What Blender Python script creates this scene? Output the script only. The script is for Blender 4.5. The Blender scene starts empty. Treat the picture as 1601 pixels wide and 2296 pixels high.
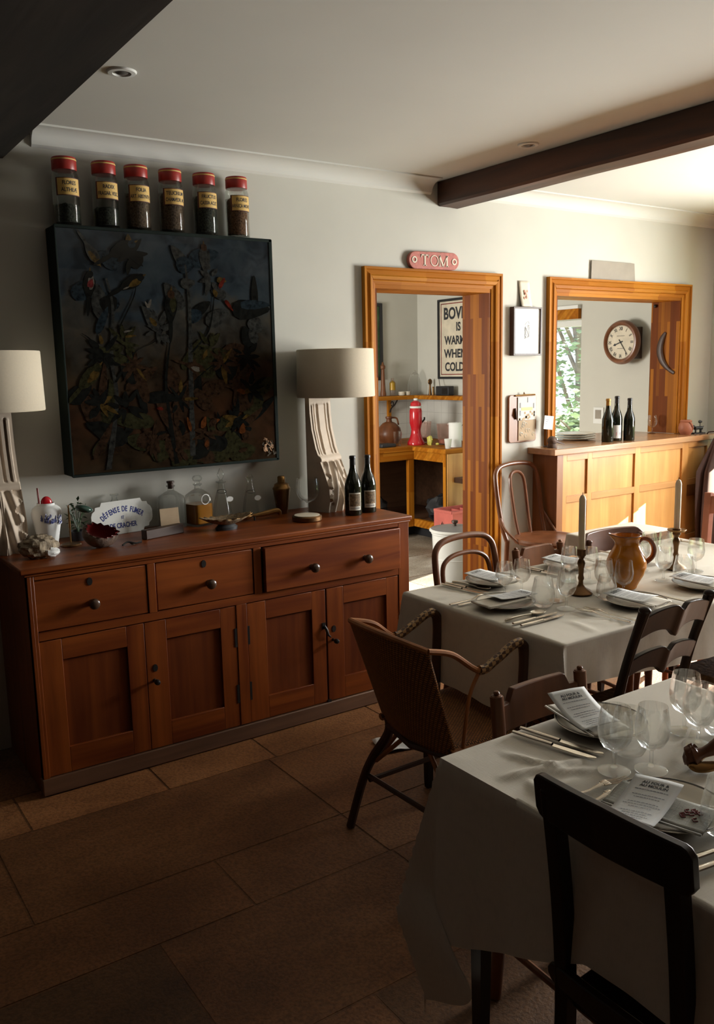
import bpy, math, random
from mathutils import Matrix, Vector, noise
random.seed(7)
R = math.radians
PI = math.pi
sc = bpy.context.scene
col = sc.collection

# ------------------------------------------------------------------ camera
def camera():
    yaw, pitch, roll = R(34.05698), R(9.46135), R(1.23491)
    cy, sy = math.cos(yaw), math.sin(yaw)
    f = Vector((sy*math.cos(pitch), cy*math.cos(pitch), -math.sin(pitch)))
    r = Vector((cy, -sy, 0)); d = -(r.cross(f))
    c, s = math.cos(roll), math.sin(roll)
    r2 = c*r + s*d; d2 = -s*r + c*d
    cam = bpy.data.cameras.new('camera'); cam.sensor_fit = 'HORIZONTAL'; cam.sensor_width = 24
    cam.lens = 1935.16/1601*24; cam.clip_start = .02
    o = bpy.data.objects.new('camera', cam); col.objects.link(o)
    m = Matrix.Identity(4)
    for i in range(3):
        m[i][0] = r2[i]; m[i][1] = -d2[i]; m[i][2] = -f[i]
    m[0][3], m[1][3], m[2][3] = 0, 0, 1.55
    o.matrix_world = m
    sc.camera = o
camera()

# ------------------------------------------------------------------ light
EXPOSURE = 0.12
sc.view_settings.view_transform = 'Standard'
sc.view_settings.look = 'None'
sc.view_settings.gamma = 1
sc.view_settings.use_curve_mapping = False
sc.view_settings.exposure = EXPOSURE
sc.cycles.use_denoising = True
sc.cycles.max_bounces = 10
sc.cycles.transparent_max_bounces = 24
sc.cycles.diffuse_bounces = 2
sc.cycles.glossy_bounces = 4
sc.cycles.caustics_reflective = False
sc.cycles.caustics_refractive = False
sc.cycles.sample_clamp_indirect = 4

w = bpy.data.worlds.new('sky'); sc.world = w; w.use_nodes = True
bg = w.node_tree.nodes['Background']
bg.inputs[0].default_value = (.80, .92, 1, 1); bg.inputs[1].default_value = 2.0

def light(name, kind, loc, target, energy, color, **kw):
    l = bpy.data.lights.new(name, kind); l.energy = energy; l.color = color
    for k, v in kw.items(): setattr(l, k, v)
    o = bpy.data.objects.new(name, l); col.objects.link(o); o.location = loc
    o.rotation_euler = (Vector(target)-Vector(loc)).to_track_quat('-Z', 'Y').to_euler()
    return o
# daylight entering by an assumed dining room window (right wall), the kitchen window and the sun, plus an added kitchen fill and an added bar spot
light('assumed_dining_window_daylight', 'AREA', (5.76, 1.80, 1.52), (0, 1.80, 1.30), 240, (1, .98, .95), shape='RECTANGLE', size=1.2, size_y=1.2)
light('kitchen_window_daylight', 'AREA', (6.7, 5.5, 3.1), (4.6, 5.0, .5), 300, (.9, .98, 1), shape='RECTANGLE', size=1.2, size_y=1.2)
light('kitchen_added_fill', 'AREA', (.84, 5.5, 1.35), (4, 5.2, 1.1), 118, (1, .96, .88), shape='RECTANGLE', size=1.1, size_y=1.1)  # unseen fill light added to brighten the kitchen
light('sun', 'SUN', (20, 11, 16), (19, 10.71, 15.1), 22, (1, .93, .80), angle=R(.5))
light('added_bar_glint_spot', 'SPOT', (14.57, -.04, 4.62), (4.74, 3.46, .55), 170000, (1, .92, .76), spot_size=R(1.85), spot_blend=.05, shadow_soft_size=.03)  # unseen narrow spot added to throw the bright patch on the bar front

# ------------------------------------------------------------------ materials
class NT:
    def __init__(s, name):
        s.m = bpy.data.materials.new(name); s.m.use_nodes = True
        s.t = s.m.node_tree; s.b = s.t.nodes['Principled BSDF']; s.out = s.t.nodes['Material Output']
    def n(s, typ, ins=None, **props):
        nd = s.t.nodes.new('ShaderNode'+typ)
        for k, v in props.items(): setattr(nd, k, v)
        for k, v in (ins or {}).items():
            if hasattr(v, 'links') or isinstance(v, bpy.types.NodeSocket): s.t.links.new(v, nd.inputs[k])
            else: nd.inputs[k].default_value = v
        return nd
    def l(s, a, b): s.t.links.new(a, b)
    def coord(s, scale=(1, 1, 1)):
        tc = s.n('TexCoord')
        mp = s.n('Mapping', {'Vector': tc.outputs['Object'], 'Scale': scale})
        return mp.outputs[0]
    def ramp(s, fac, stops):
        r = s.n('ValToRGB', {'Fac': fac}); e = r.color_ramp.elements
        while len(e) < len(stops): e.new(.5)
        for i, (p, c) in enumerate(stops): e[i].position = p; e[i].color = (*c, 1)
        return r.outputs[0]
    def bump(s, h, strength, dist=.01):
        b = s.n('Bump', {'Height': h, 'Strength': strength, 'Distance': dist}); s.l(b.outputs[0], s.b.inputs['Normal'])
    def set(s, col=None, rough=.5, metal=0, spec=.5):
        if col is not None:
            if isinstance(col, bpy.types.NodeSocket): s.l(col, s.b.inputs['Base Color'])
            else: s.b.inputs['Base Color'].default_value = (*col, 1)
        s.b.inputs['Roughness'].default_value = rough; s.b.inputs['Metallic'].default_value = metal
        s.b.inputs['Specular IOR Level'].default_value = spec
        return s.m
def plain(name, c, rough=.5, metal=0, spec=.5, var=.12, scale=12, bump=0):
    t = NT(name)
    nz = t.n('TexNoise', {'Vector': t.coord(), 'Scale': scale, 'Detail': 5.0})
    lo = tuple(x*(1-var) for x in c); hi = tuple(min(1, x*(1+var)) for x in c)
    t.set(t.ramp(nz.outputs[0], [(.3, lo), (.7, hi)]), rough, metal, spec)
    if bump: t.bump(nz.outputs[0], bump)
    return t.m
def wood(name, c1, c2, axis='X', rough=.4, fine=22, along=1.3, bump=.12, spec=.5, knots=None):
    t = NT(name)
    sca = {'X': (along, fine, fine), 'Y': (fine, along, fine), 'Z': (fine, fine, along)}[axis]
    nz = t.n('TexNoise', {'Vector': t.coord(sca), 'Scale': 1.0, 'Detail': 7.0, 'Distortion': .6})
    big = t.n('TexNoise', {'Vector': t.coord((2.5, 2.5, 2.5)), 'Scale': 1.0, 'Detail': 3.0})
    a = t.ramp(nz.outputs[0], [(.3, c1), (.7, c2)])
    mx = t.n('MixRGB', {'Fac': .45, 'Color1': a}, blend_type='MULTIPLY')
    t.l(t.ramp(big.outputs[0], [(.3, (.55, .5, .48)), (.7, (1.25, 1.25, 1.25))]), mx.inputs['Color2'])
    c = mx.outputs[0]
    if knots:
        vo = t.n('TexVoronoi', {'Vector': t.coord((4, 4, 4)), 'Scale': 1.3})
        k = t.ramp(vo.outputs['Distance'], [(.03, (.16, .1, .08)), (.075, (1, 1, 1))])
        m2 = t.n('MixRGB', {'Fac': .8, 'Color1': c, 'Color2': k}, blend_type='MULTIPLY'); c = m2.outputs[0]
    t.set(c, rough, 0, spec); t.bump(nz.outputs[0], bump, .004)
    return t.m
def staves(name, c1, c2, axis='Z', length=.42, width=.026, rough=.35):
    t = NT(name); tc = t.n('TexCoord'); sp = t.n('SeparateXYZ', {'Vector': tc.outputs['Object']})
    i = 'XYZ'.index(axis); oth = [sp.outputs[j] for j in range(3) if j != i]
    ad = t.n('Math', {0: oth[0], 1: oth[1]}, operation='ADD')
    cb = t.n('CombineXYZ', {'X': sp.outputs[i], 'Y': ad.outputs[0]})
    br = t.n('TexBrick', {'Vector': cb.outputs[0], 'Color1': (*c1, 1), 'Color2': (*c2, 1), 'Mortar': (*c1, 1), 'Scale': 1.0,
             'Mortar Size': .0, 'Bias': -.35, 'Brick Width': length, 'Row Height': width}, offset=.37, offset_frequency=3)
    sca = [30, 30, 30]; sca[i] = 1.6
    nz = t.n('TexNoise', {'Vector': t.coord(sca), 'Scale': 1.0, 'Detail': 6.0})
    mx = t.n('MixRGB', {'Fac': .5, 'Color1': br.outputs[0]}, blend_type='MULTIPLY')
    t.l(t.ramp(nz.outputs[0], [(.3, (.55, .5, .45)), (.7, (1.25, 1.2, 1.15))]), mx.inputs['Color2'])
    t.set(mx.outputs[0], .5, 0, .10); t.bump(nz.outputs[0], .08, .003)
    return t.m
def thin_glass(name, tint=(.985, .99, .988), strength=1.0, base=.16, rough=.0):
    t = NT(name); t.t.nodes.remove(t.b)
    lw = t.n('LayerWeight', {'Blend': .28})
    mp = t.n('MapRange', {'Value': lw.outputs['Facing'], 'From Min': 0.0, 'From Max': 1.0, 'To Min': base, 'To Max': strength})
    pw = t.n('Math', {0: lw.outputs['Facing'], 1: 1.9}, operation='POWER'); t.l(pw.outputs[0], mp.inputs['Value'])
    tr = t.n('BsdfTransparent', {'Color': (*tint, 1)}); gl = t.n('BsdfGlass', {'Color': (*tint, 1), 'Roughness': rough, 'IOR': 1.45})
    mx = t.n('MixShader', {0: mp.outputs[0], 1: tr.outputs[0], 2: gl.outputs[0]})
    t.l(mx.outputs[0], t.out.inputs[0])
    return t.m
def linen(name, c, scale=900, bump=.15):
    t = NT(name)
    a = t.n('TexNoise', {'Vector': t.coord((scale, 30, 30)), 'Scale': 1.0, 'Detail': 2.0})
    b = t.n('TexNoise', {'Vector': t.coord((30, scale, 30)), 'Scale': 1.0, 'Detail': 2.0})
    ad = t.n('Math', {0: a.outputs[0], 1: b.outputs[0]}, operation='ADD')
    c1 = t.ramp(ad.outputs[0], [(.7, tuple(x*.93 for x in c)), (1.2, c)])
    t.set(c1, .9, 0, .2); t.bump(ad.outputs[0], bump, .002)
    return t.m

M = {}
M['wall'] = plain('wall_paint', (.63, .61, .54), .9, spec=.2, var=.03, scale=3, bump=.02)
M['dark_wall'] = wood('dark_unseen_wall', (.018, .008, .004), (.040, .018, .009), 'Z', .6)  # for the unseen walls, made dark to cut bounced light
M['ceil'] = plain('ceiling_paint', (.74, .73, .68), .9, spec=.2, var=.02, scale=2)
M['pine_x'] = wood('aged_pine_along', (.135, .025, .004), (.27, .066, .010), 'X', .38, spec=.35, knots=1)
M['pine_z'] = wood('aged_pine_upright', (.135, .025, .004), (.27, .066, .010), 'Z', .38, spec=.35, knots=1)
M['pine_dark'] = wood('worn_plinth', (.10, .045, .022), (.19, .09, .045), 'X', .55)
M['pine_panel'] = wood('aged_pine_panel', (.10, .018, .003), (.19, .044, .007), 'Z', .40, spec=.35)
M['knob'] = plain('dark_turned_wood', (.055, .028, .016), .25, var=.3)
M['iron'] = plain('dark_iron', (.03, .027, .025), .45, .6)
M['stave_z'] = staves('laminated_oak_upright', (.36, .120, .008), (.58, .245, .026), 'Z')
M['stave_jamb'] = staves('laminated_oak_jamb', (.15, .036, .002), (.50, .19, .014), 'Z', .5, .024)
M['stave_x'] = staves('laminated_oak_along', (.36, .120, .008), (.58, .245, .026), 'X')
M['oak_bar'] = wood('light_oak', (.54, .25, .062), (.70, .37, .11), 'Z', .4, fine=16, bump=.05)
M['oak_bar_x'] = wood('light_oak_rail', (.47, .22, .062), (.62, .32, .105), 'X', .4, fine=16, bump=.05)
M['oak_end'] = wood('brown_oak', (.20, .075, .022), (.32, .13, .042), 'Z', .4)
M['counter'] = wood('counter_wood', (.36, .17, .07), (.50, .26, .12), 'X', .22)
M['beam'] = wood('old_beam', (.035, .013, .007), (.12, .042, .018), 'Y', .5, fine=12, bump=.5)
M['beam_dark'] = wood('black_beam', (.012, .010, .008), (.030, .022, .016), 'Y', .7, fine=12, bump=.4)
M['linen'] = linen('white_linen', (.74, .68, .58))
M['linen_grey'] = linen('grey_napkin', (.42, .41, .36), 500, .4)
M['glass'] = thin_glass('clear_glass')
M['glass_dim'] = thin_glass('old_glass', (.94, .95, .94), .95, .3, .05)
M['pane'] = thin_glass('window_glass', (.99, 1, 1), .25, .02)
M['porcelain'] = plain('cream_porcelain', (.74, .67, .54), .22, var=.03)
M['grey_rim'] = plain('grey_rim_line', (.12, .11, .10), .3)
M['paper'] = plain('menu_paper', (.78, .78, .76), .8, var=.02)
M['ink'] = plain('black_ink', (.03, .03, .035), .7)
M['ink_pale'] = plain('grey_ink', (.26, .26, .28), .8)
M['ink_blue'] = plain('blue_enamel', (.03, .045, .22), .3)
M['steel'] = plain('steel_cutlery', (.62, .56, .47), .22, 1, var=.05)
M['brass'] = plain('aged_brass', (.25, .135, .045), .35, .9, var=.25)
M['bronze'] = plain('dark_bronze', (.16, .085, .035), .38, .85, var=.3)
M['candle'] = plain('ivory_wax', (.86, .68, .46), .5, var=.03)
M['candle'].node_tree.nodes['Principled BSDF'].inputs['Subsurface Weight'].default_value = .5
M['candle'].node_tree.nodes['Principled BSDF'].inputs['Subsurface Radius'].default_value = (.02, .012, .006)
M['jug'] = plain('amber_glaze', (.60, .20, .012), .16, var=.25, scale=9)
M['jug_rim'] = plain('brown_glaze', (.22, .06, .015), .2, var=.3)
M['plaster'] = plain('pale_carved_wood', (.60, .49, .38), .7, var=.1, scale=20)
M['plaster_side'] = plain('brown_corbel_side', (.27, .20, .145), .8, var=.12)
M['shade'] = plain('cream_lamp_shade', (.72, .62, .47), .85, var=.03, scale=200)
M['wine'] = plain('dark_bottle_glass', (.012, .014, .008), .07, var=.2)
M['foil'] = plain('black_foil', (.012, .011, .011), .35)
M['foil_gold'] = plain('gold_foil', (.42, .24, .06), .4, .5)
M['label'] = plain('cream_label', (.66, .63, .54), .7, var=.05)
M['label_art'] = plain('brown_label_picture', (.19, .13, .07), .7, var=.7, scale=120)
M['red_lid'] = plain('red_plastic_lid', (.34, .022, .014), .38, var=.1)
M['jar_label'] = plain('yellow_label', (.66, .42, .12), .6, var=.06)
M['maroon'] = plain('maroon_border', (.09, .02, .015), .6)
M['herb_dark'] = plain('dark_dried_herbs', (.045, .05, .035), .95, var=.8, scale=150, bump=.6)
M['herb_brown'] = plain('brown_dried_herbs', (.20, .13, .085), .95, var=.6, scale=150, bump=.6)
M['herb_rust'] = plain('rust_dried_flowers', (.30, .15, .08), .95, var=.6, scale=150, bump=.6)
M['chair_dark'] = wood('near_black_chair', (.012, .008, .006), (.035, .018, .011), 'Z', .35, fine=14, spec=.25)
M['chair_brown'] = wood('brown_chair', (.10, .034, .013), (.20, .075, .030), 'Z', .35, fine=14, spec=.25)
M['chair_mid'] = wood('mid_brown_chair', (.14, .055, .024), (.27, .11, .05), 'Z', .35, fine=14, spec=.25)
M['bentwood'] = wood('bentwood', (.12, .042, .016), (.22, .08, .032), 'Z', .3, fine=18)
M['rush'] = plain('rush_seat', (.16, .085, .035), .85, var=.5, scale=60, bump=.6)
M['leather'] = plain('brown_leather', (.13, .055, .035), .35, var=.25)
M['white_enamel'] = plain('white_enamel', (.72, .72, .68), .25, var=.03)
M['enamel_dark'] = plain('grey_lid', (.20, .19, .19), .35, var=.1)
M['cardboard_red'] = plain('faded_red_plastic', (.60, .15, .12), .5, var=.1)
M['black'] = plain('matt_black', (.02, .02, .022), .5)
M['dark_wood'] = plain('very_dark_wood', (.05, .022, .012), .45)
M['terracotta'] = plain('terracotta', (.36, .12, .06), .55, var=.15)
M['tom_red'] = plain('faded_red_paint', (.46, .13, .095), .6, var=.2, scale=60)
M['cream'] = plain('cream_paint', (.70, .62, .48), .6)
M['grey_board'] = plain('grey_brown_board', (.33, .29, .24), .8, var=.06)
M['kraft'] = plain('tan_card', (.44, .32, .2), .8)
M['red_glossy'] = plain('red_enamel', (.50, .012, .02), .15, var=.05)
M['amber_liquid'] = plain('amber_liquid', (.42, .17, .02), .1, var=.1)
M['coat'] = plain('brown_wool', (.034, .011, .005), .9, var=.2, scale=40)
M['lemon'] = plain('yellow_green_peel', (.55, .50, .10), .5, var=.15)
M['leaf'] = plain('garden_leaf', (.15, .21, .11), .6, var=.5, scale=3)
M['leaf_dark'] = plain('dark_green_leaf', (.05, .09, .035), .5, var=.4)
M['bark'] = plain('bark', (.16, .12, .09), .9, var=.3)
M['grass'] = plain('lawn', (.20, .27, .10), .9, var=.3)
M['tiles'] = None
M['red_shell'] = plain('dark_red_inside', (.20, .015, .015), .35, var=.3)
M['shell_out'] = plain('brown_shell', (.10, .06, .04), .7, var=.5, scale=40, bump=.5)
M['shell_pale'] = plain('pale_rough_shell', (.30, .235, .155), .75, var=.55, scale=35, bump=.9)
M['bottle_green'] = plain('green_glass_lens', (.04, .08, .06), .1)
M['pinkglass'] = thin_glass('pink_tinted_plastic', (.97, .90, .88), .8, .25, .1)
M['yellow'] = plain('yellow_liquid', (.68, .46, .04), .3)
M['blush'] = plain('salmon_paper', (.62, .3, .22), .8)
M['dog'] = plain('cast_iron', (.03, .028, .028), .5, .4)
M['white'] = plain('soft_white', (.80, .80, .77), .7, var=.02)

def tile_mat():
    t = NT('white_wall_tiles')
    tc = t.n('TexCoord'); sp = t.n('SeparateXYZ', {'Vector': tc.outputs['Object']})
    ad = t.n('Math', {0: sp.outputs[0], 1: sp.outputs[1]}, operation='ADD')
    cb = t.n('CombineXYZ', {'X': ad.outputs[0], 'Y': sp.outputs[2]})
    br = t.n('TexBrick', {'Vector': cb.outputs[0], 'Color1': (.68, .66, .60, 1), 'Color2': (.64, .62, .57, 1), 'Mortar': (.5, .48, .44, 1), 'Scale': 1.0, 'Mortar Size': .002, 'Brick Width': .11, 'Row Height': .11}, offset=0)
    return t.set(br.outputs[0], .25)
M['tiles'] = tile_mat()

def floor_mat():
    t = NT('worn_flagstone')
    at = t.n('Attribute', attribute_name='tone')
    a = t.n('TexNoise', {'Vector': t.coord((1.6, 2.6, 2)), 'Scale': 1.3, 'Detail': 6.0, 'Distortion': .4})
    b = t.n('TexNoise', {'Vector': t.coord((1, 1, 1)), 'Scale': 110.0, 'Detail': 8.0})
    c1 = t.ramp(a.outputs[0], [(.28, (.110, .044, .015)), (.5, (.185, .078, .028)), (.75, (.28, .13, .052))])
    m = t.n('MixRGB', {'Fac': .75, 'Color1': c1, 'Color2': t.ramp(b.outputs[0], [(.34, (.55, .52, .50)), (.6, (1.2, 1.2, 1.2))])}, blend_type='MULTIPLY')
    m2 = t.n('MixRGB', {'Fac': 1.0, 'Color1': m.outputs[0], 'Color2': at.outputs['Color']}, blend_type='MULTIPLY')
    t.set(m2.outputs[0], .55, 0, .4); t.bump(b.outputs[0], .35, .006)
    return t.m
M['floor'] = floor_mat()

def wicker_mat(flat=False):
    t = NT('woven_wicker')
    tc = t.n('TexCoord'); sp = t.n('SeparateXYZ', {'Vector': tc.outputs['Object']})
    ad = t.n('Math', {0: sp.outputs[1], 1: sp.outputs[0]}, operation='ADD')
    cb = t.n('CombineXYZ', {'X': sp.outputs[1] if flat else ad.outputs[0], 'Y': sp.outputs[0] if flat else sp.outputs[2]})
    cb2 = t.n('VectorMath', {0: cb.outputs[0]}, operation='SCALE'); cb2.inputs['Scale'].default_value = 1
    br = t.n('TexBrick', {'Vector': cb.outputs[0], 'Color1': (.52, .22, .055, 1), 'Color2': (.33, .125, .032, 1), 'Mortar': (.06, .026, .010, 1), 'Scale': 1.0, 'Mortar Size': .0016, 'Brick Width': .011, 'Row Height': .0075}, offset=.5)
    t.set(br.outputs[0], .55); t.bump(br.outputs['Fac'], -.8, .004)
    return t.m
M['wicker'] = wicker_mat(); M['wicker_flat'] = wicker_mat(True)
def wrap_mat():
    t = NT('two_tone_cane_wrap')
    ck = t.n('TexChecker', {'Vector': t.coord(), 'Color1': (.40, .24, .10, 1), 'Color2': (.07, .03, .014, 1), 'Scale': 75.0})
    return t.set(ck.outputs[0], .45)
M['wrap'] = wrap_mat()
M['cane'] = plain('brown_cane', (.36, .13, .034), .4, var=.3)
M['cane_dark'] = plain('dark_cane', (.060, .024, .011), .45, var=.3)

def painting_mat():
    t = NT('dark_oil_painting')
    tc = t.n('TexCoord'); sp = t.n('SeparateXYZ', {'Vector': tc.outputs['Object']})
    nz = t.n('TexNoise', {'Vector': t.coord((1, 1, 1)), 'Scale': 6.0, 'Detail': 7.0, 'Distortion': 1.2})
    nb = t.n('TexNoise', {'Vector': t.coord((1, 1, 1)), 'Scale': 11.0, 'Detail': 8.0, 'Distortion': .5})
    mr = t.n('MapRange', {'Value': sp.outputs[2], 'From Min': 0.0, 'From Max': 1.0})
    ad = t.n('Math', {0: nz.outputs[0], 1: .55}, operation='MULTIPLY')
    s2 = t.n('Math', {0: mr.outputs[0], 1: ad.outputs[0]}, operation='ADD')
    g = t.ramp(s2.outputs[0], [(.25, (.022, .014, .007)), (.5, (.027, .012, .006)), (.72, (.024, .017, .010)), (.92, (.030, .029, .025)), (1, (.019, .026, .032))])
    k = t.ramp(nb.outputs[0], [(.34, (.40, .40, .38)), (.5, (.95, .95, .95)), (.68, (1.5, 1.4, 1.25))])
    m = t.n('MixRGB', {'Fac': .85, 'Color1': g, 'Color2': k}, blend_type='MULTIPLY')
    t.set(m.outputs[0], .14, 0, .3); t.bump(nb.outputs[0], .12, .004)
    return t.m
M['painting'] = painting_mat()
M['canvas_side'] = plain('black_green_canvas_edge', (.008, .014, .011), .75, spec=.15, var=.3)

# ------------------------------------------------------------------ mesh builder
class MB:
    def __init__(s): s.v = []; s.f = []; s.tone = []
    def add(s, vs, fs, mat=None):
        b = len(s.v)
        s.v += [tuple(mat @ Vector(p)) if mat else tuple(p) for p in vs]
        s.f += [tuple(b+i for i in f) for f in fs]
        return s
    def box(s, x0, x1, y0, y1, z0, z1, mat=None):
        v = [(x, y, z) for z in (z0, z1) for y in (y0, y1) for x in (x0, x1)]
        return s.add(v, [(0, 2, 3, 1), (4, 5, 7, 6), (0, 1, 5, 4), (2, 6, 7, 3), (0, 4, 6, 2), (1, 3, 7, 5)], mat)
    def cbox(s, c, d, mat=None):
        return s.box(c[0]-d[0]/2, c[0]+d[0]/2, c[1]-d[1]/2, c[1]+d[1]/2, c[2]-d[2]/2, c[2]+d[2]/2, mat)
    def lathe(s, prof, n=24, mat=None, a0=0, a1=None):
        full = a1 is None; a1 = 2*PI if full else a1
        m = n if full else n+1
        vs = []; fs = []; ring = []
        for r, z in prof:
            if r < 1e-6: ring.append([len(vs)]); vs.append((0, 0, z))
            else:
                ring.append(list(range(len(vs), len(vs)+m)))
                for i in range(m):
                    a = a0+(a1-a0)*i/n; vs.append((r*math.cos(a), r*math.sin(a), z))
        for k in range(len(ring)-1):
            A, B = ring[k], ring[k+1]
            for i in range(n):
                j = (i+1) % m
                if len(A) == 1 and len(B) == 1: continue
                if len(A) == 1: fs.append((A[0], B[j], B[i]))
                elif len(B) == 1: fs.append((A[i], A[j], B[0]))
                else: fs.append((A[i], A[j], B[j], B[i]))
        return s.add(vs, fs, mat)
    def tube(s, pts, r, n=8, closed=False, mat=None, flat=1.0, up=None):
        P = [Vector(p) for p in pts]; k = len(P)
        rr = r if isinstance(r, (list, tuple)) else [r]*k
        T = []
        for i in range(k):
            a = P[i-1] if (i > 0 or closed) else P[i]; b = P[(i+1) % k] if (i < k-1 or closed) else P[i]
            t = (b-a); T.append(t.normalized() if t.length > 1e-9 else Vector((0, 0, 1)))
        nrm = Vector(up) if up else T[0].orthogonal()
        vs = []; fs = []
        for i in range(k):
            nrm = (nrm - T[i]*nrm.dot(T[i]))
            if nrm.length < 1e-6: nrm = T[i].orthogonal()
            nrm.normalize(); bi = T[i].cross(nrm)
            for j in range(n):
                a = 2*PI*j/n
                vs.append(P[i] + nrm*(math.cos(a)*rr[i]) + bi*(math.sin(a)*rr[i]*flat))
        for i in range(k if closed else k-1):
            i2 = (i+1) % k
            for j in range(n):
                j2 = (j+1) % n
                fs.append((i*n+j, i*n+j2, i2*n+j2, i2*n+j))
        if not closed:
            fs.append(tuple(range(n-1, -1, -1))); fs.append(tuple((k-1)*n+j for j in range(n)))
        return s.add(vs, fs, mat)
    def prism(s, poly, d0, d1, mat=None, axis='Y'):
        # poly: 2D outline (a,b); extruded along axis from d0 to d1
        def P(a, b, d): return {'Y': (a, d, b), 'X': (d, a, b), 'Z': (a, b, d)}[axis]
        n = len(poly); vs = [P(a, b, d0) for a, b in poly]+[P(a, b, d1) for a, b in poly]
        fs = [tuple(range(n-1, -1, -1)), tuple(range(n, 2*n))]+[(i, (i+1) % n, n+(i+1) % n, n+i) for i in range(n)]
        return s.add(vs, fs, mat)
    def grid(s, fn, nu, nv, mat=None, closeu=False):
        vs = [fn(u/nu, v/nv) for v in range(nv+1) for u in range(nu if closeu else nu+1)]
        m = nu if closeu else nu+1; fs = []
        for v in range(nv):
            for u in range(nu):
                u2 = (u+1) % m
                fs.append((v*m+u, v*m+u2, (v+1)*m+u2, (v+1)*m+u))
        return s.add(vs, fs, mat)
    def ball(s, c, r, n=14, mat=None, wob=0, fr=3, seed=0):
        def fn(u, v):
            a = 2*PI*u; t = PI*v
            d = Vector((math.sin(t)*math.cos(a), math.sin(t)*math.sin(a), math.cos(t)))
            k = 1+(wob*noise.noise(d*fr+Vector((seed, seed*.7, 0))) if wob else 0)
            return (c[0]+d.x*r[0]*k, c[1]+d.y*r[1]*k, c[2]+d.z*r[2]*k)
        return s.grid(fn, n, max(6, n*2//3), mat, closeu=True)
    def build(s, name, mat, parent=None, loc=None, smooth=35, bevel=0, seg=2, solid=0, world=True, sub=0):
        off = Vector((0, 0, 0))
        if loc: off = Vector(loc) if world else off
        elif parent is not None and world:
            q = parent
            while q is not None: off = off+Vector(q.location); q = q.parent
        me = bpy.data.meshes.new(name)
        me.from_pydata([tuple(Vector(p)-off) for p in s.v], [], s.f)
        bmf = None
        me.validate(); me.update()
        import bmesh
        bm = bmesh.new(); bm.from_mesh(me); bmesh.ops.remove_doubles(bm, verts=bm.verts, dist=1e-6); bmesh.ops.recalc_face_normals(bm, faces=bm.faces); bm.to_mesh(me); bm.free()
        if mat is not None: me.materials.append(M[mat] if isinstance(mat, str) else mat)
        if smooth:
            me.shade_smooth(); me.set_sharp_from_angle(angle=R(smooth))
        o = bpy.data.objects.new(name, me); col.objects.link(o)
        if loc: o.location = loc
        if parent is not None: o.parent = parent
        if solid:
            md = o.modifiers.new('thickness', 'SOLIDIFY'); md.thickness = solid; md.offset = 0
        if sub:
            md = o.modifiers.new('smooth', 'SUBSURF'); md.levels = sub; md.render_levels = sub
        if bevel:
            md = o.modifiers.new('bevel', 'BEVEL'); md.width = bevel; md.segments = seg; md.limit_method = 'ANGLE'; md.angle_limit = R(40)
        return o
def thing(name, label, cat, loc=(0, 0, 0), rotz=0, group=None):
    o = bpy.data.objects.new(name, None); col.objects.link(o); o.empty_display_size = .05
    o.location = loc; o.rotation_euler = (0, 0, rotz); o['label'] = label; o['category'] = cat
    if group: o['group'] = group
    return o
def tag(o, label, cat, group=None, kind=None):
    o['label'] = label; o['category'] = cat
    if group: o['group'] = group
    if kind: o['kind'] = kind
    return o
def struct(o): o['kind'] = 'structure'; return o
def dup(root, loc, rotz, label, group=None):
    r = root.copy(); col.objects.link(r); r.location = loc; r.rotation_euler = (0, 0, rotz); r['label'] = label
    if group: r['group'] = group
    for ch in list(root.children):
        c = ch.copy(); col.objects.link(c); c.parent = r
        for g in list(ch.children):
            d = g.copy(); col.objects.link(d); d.parent = c
    return r
T = Matrix.Translation
def RZ(a): return Matrix.Rotation(a, 4, 'Z')
def RX(a): return Matrix.Rotation(a, 4, 'X')
def RY(a): return Matrix.Rotation(a, 4, 'Y')
def S(x, y=None, z=None): return Matrix.Diagonal((x, x if y is None else y, x if z is None else z, 1))
def spline(pts, n=8):
    P = [Vector(p) for p in pts]; out = []
    for i in range(len(P)-1):
        a = P[max(i-1, 0)]; b = P[i]; c = P[i+1]; d = P[min(i+2, len(P)-1)]
        for k in range(n):
            t = k/n
            out.append(.5*((2*b)+(c-a)*t+(2*a-5*b+4*c-d)*t*t+(3*b-a-3*c+d)*t**3))
    out.append(P[-1]); return out
_tc = {}
def text(s, size=1, bold=0, sx=1, align='CENTER'):
    key = (s, bold, align)
    if key not in _tc:
        cu = bpy.data.curves.new('glyphs', 'FONT'); cu.body = s; cu.size = 1; cu.align_x = align; cu.align_y = 'CENTER'
        cu.offset = bold; cu.resolution_u = 3
        o = bpy.data.objects.new('glyphs', cu); col.objects.link(o)
        dg = bpy.context.evaluated_depsgraph_get()
        me = bpy.data.meshes.new_from_object(o.evaluated_get(dg))
        _tc[key] = ([tuple(v.co) for v in me.vertices], [tuple(p.vertices) for p in me.polygons])
        bpy.data.objects.remove(o); bpy.data.meshes.remove(me); bpy.data.curves.remove(cu)
    v, f = _tc[key]
    return [(x*size*sx, y*size, 0) for x, y, z in v], f

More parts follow.
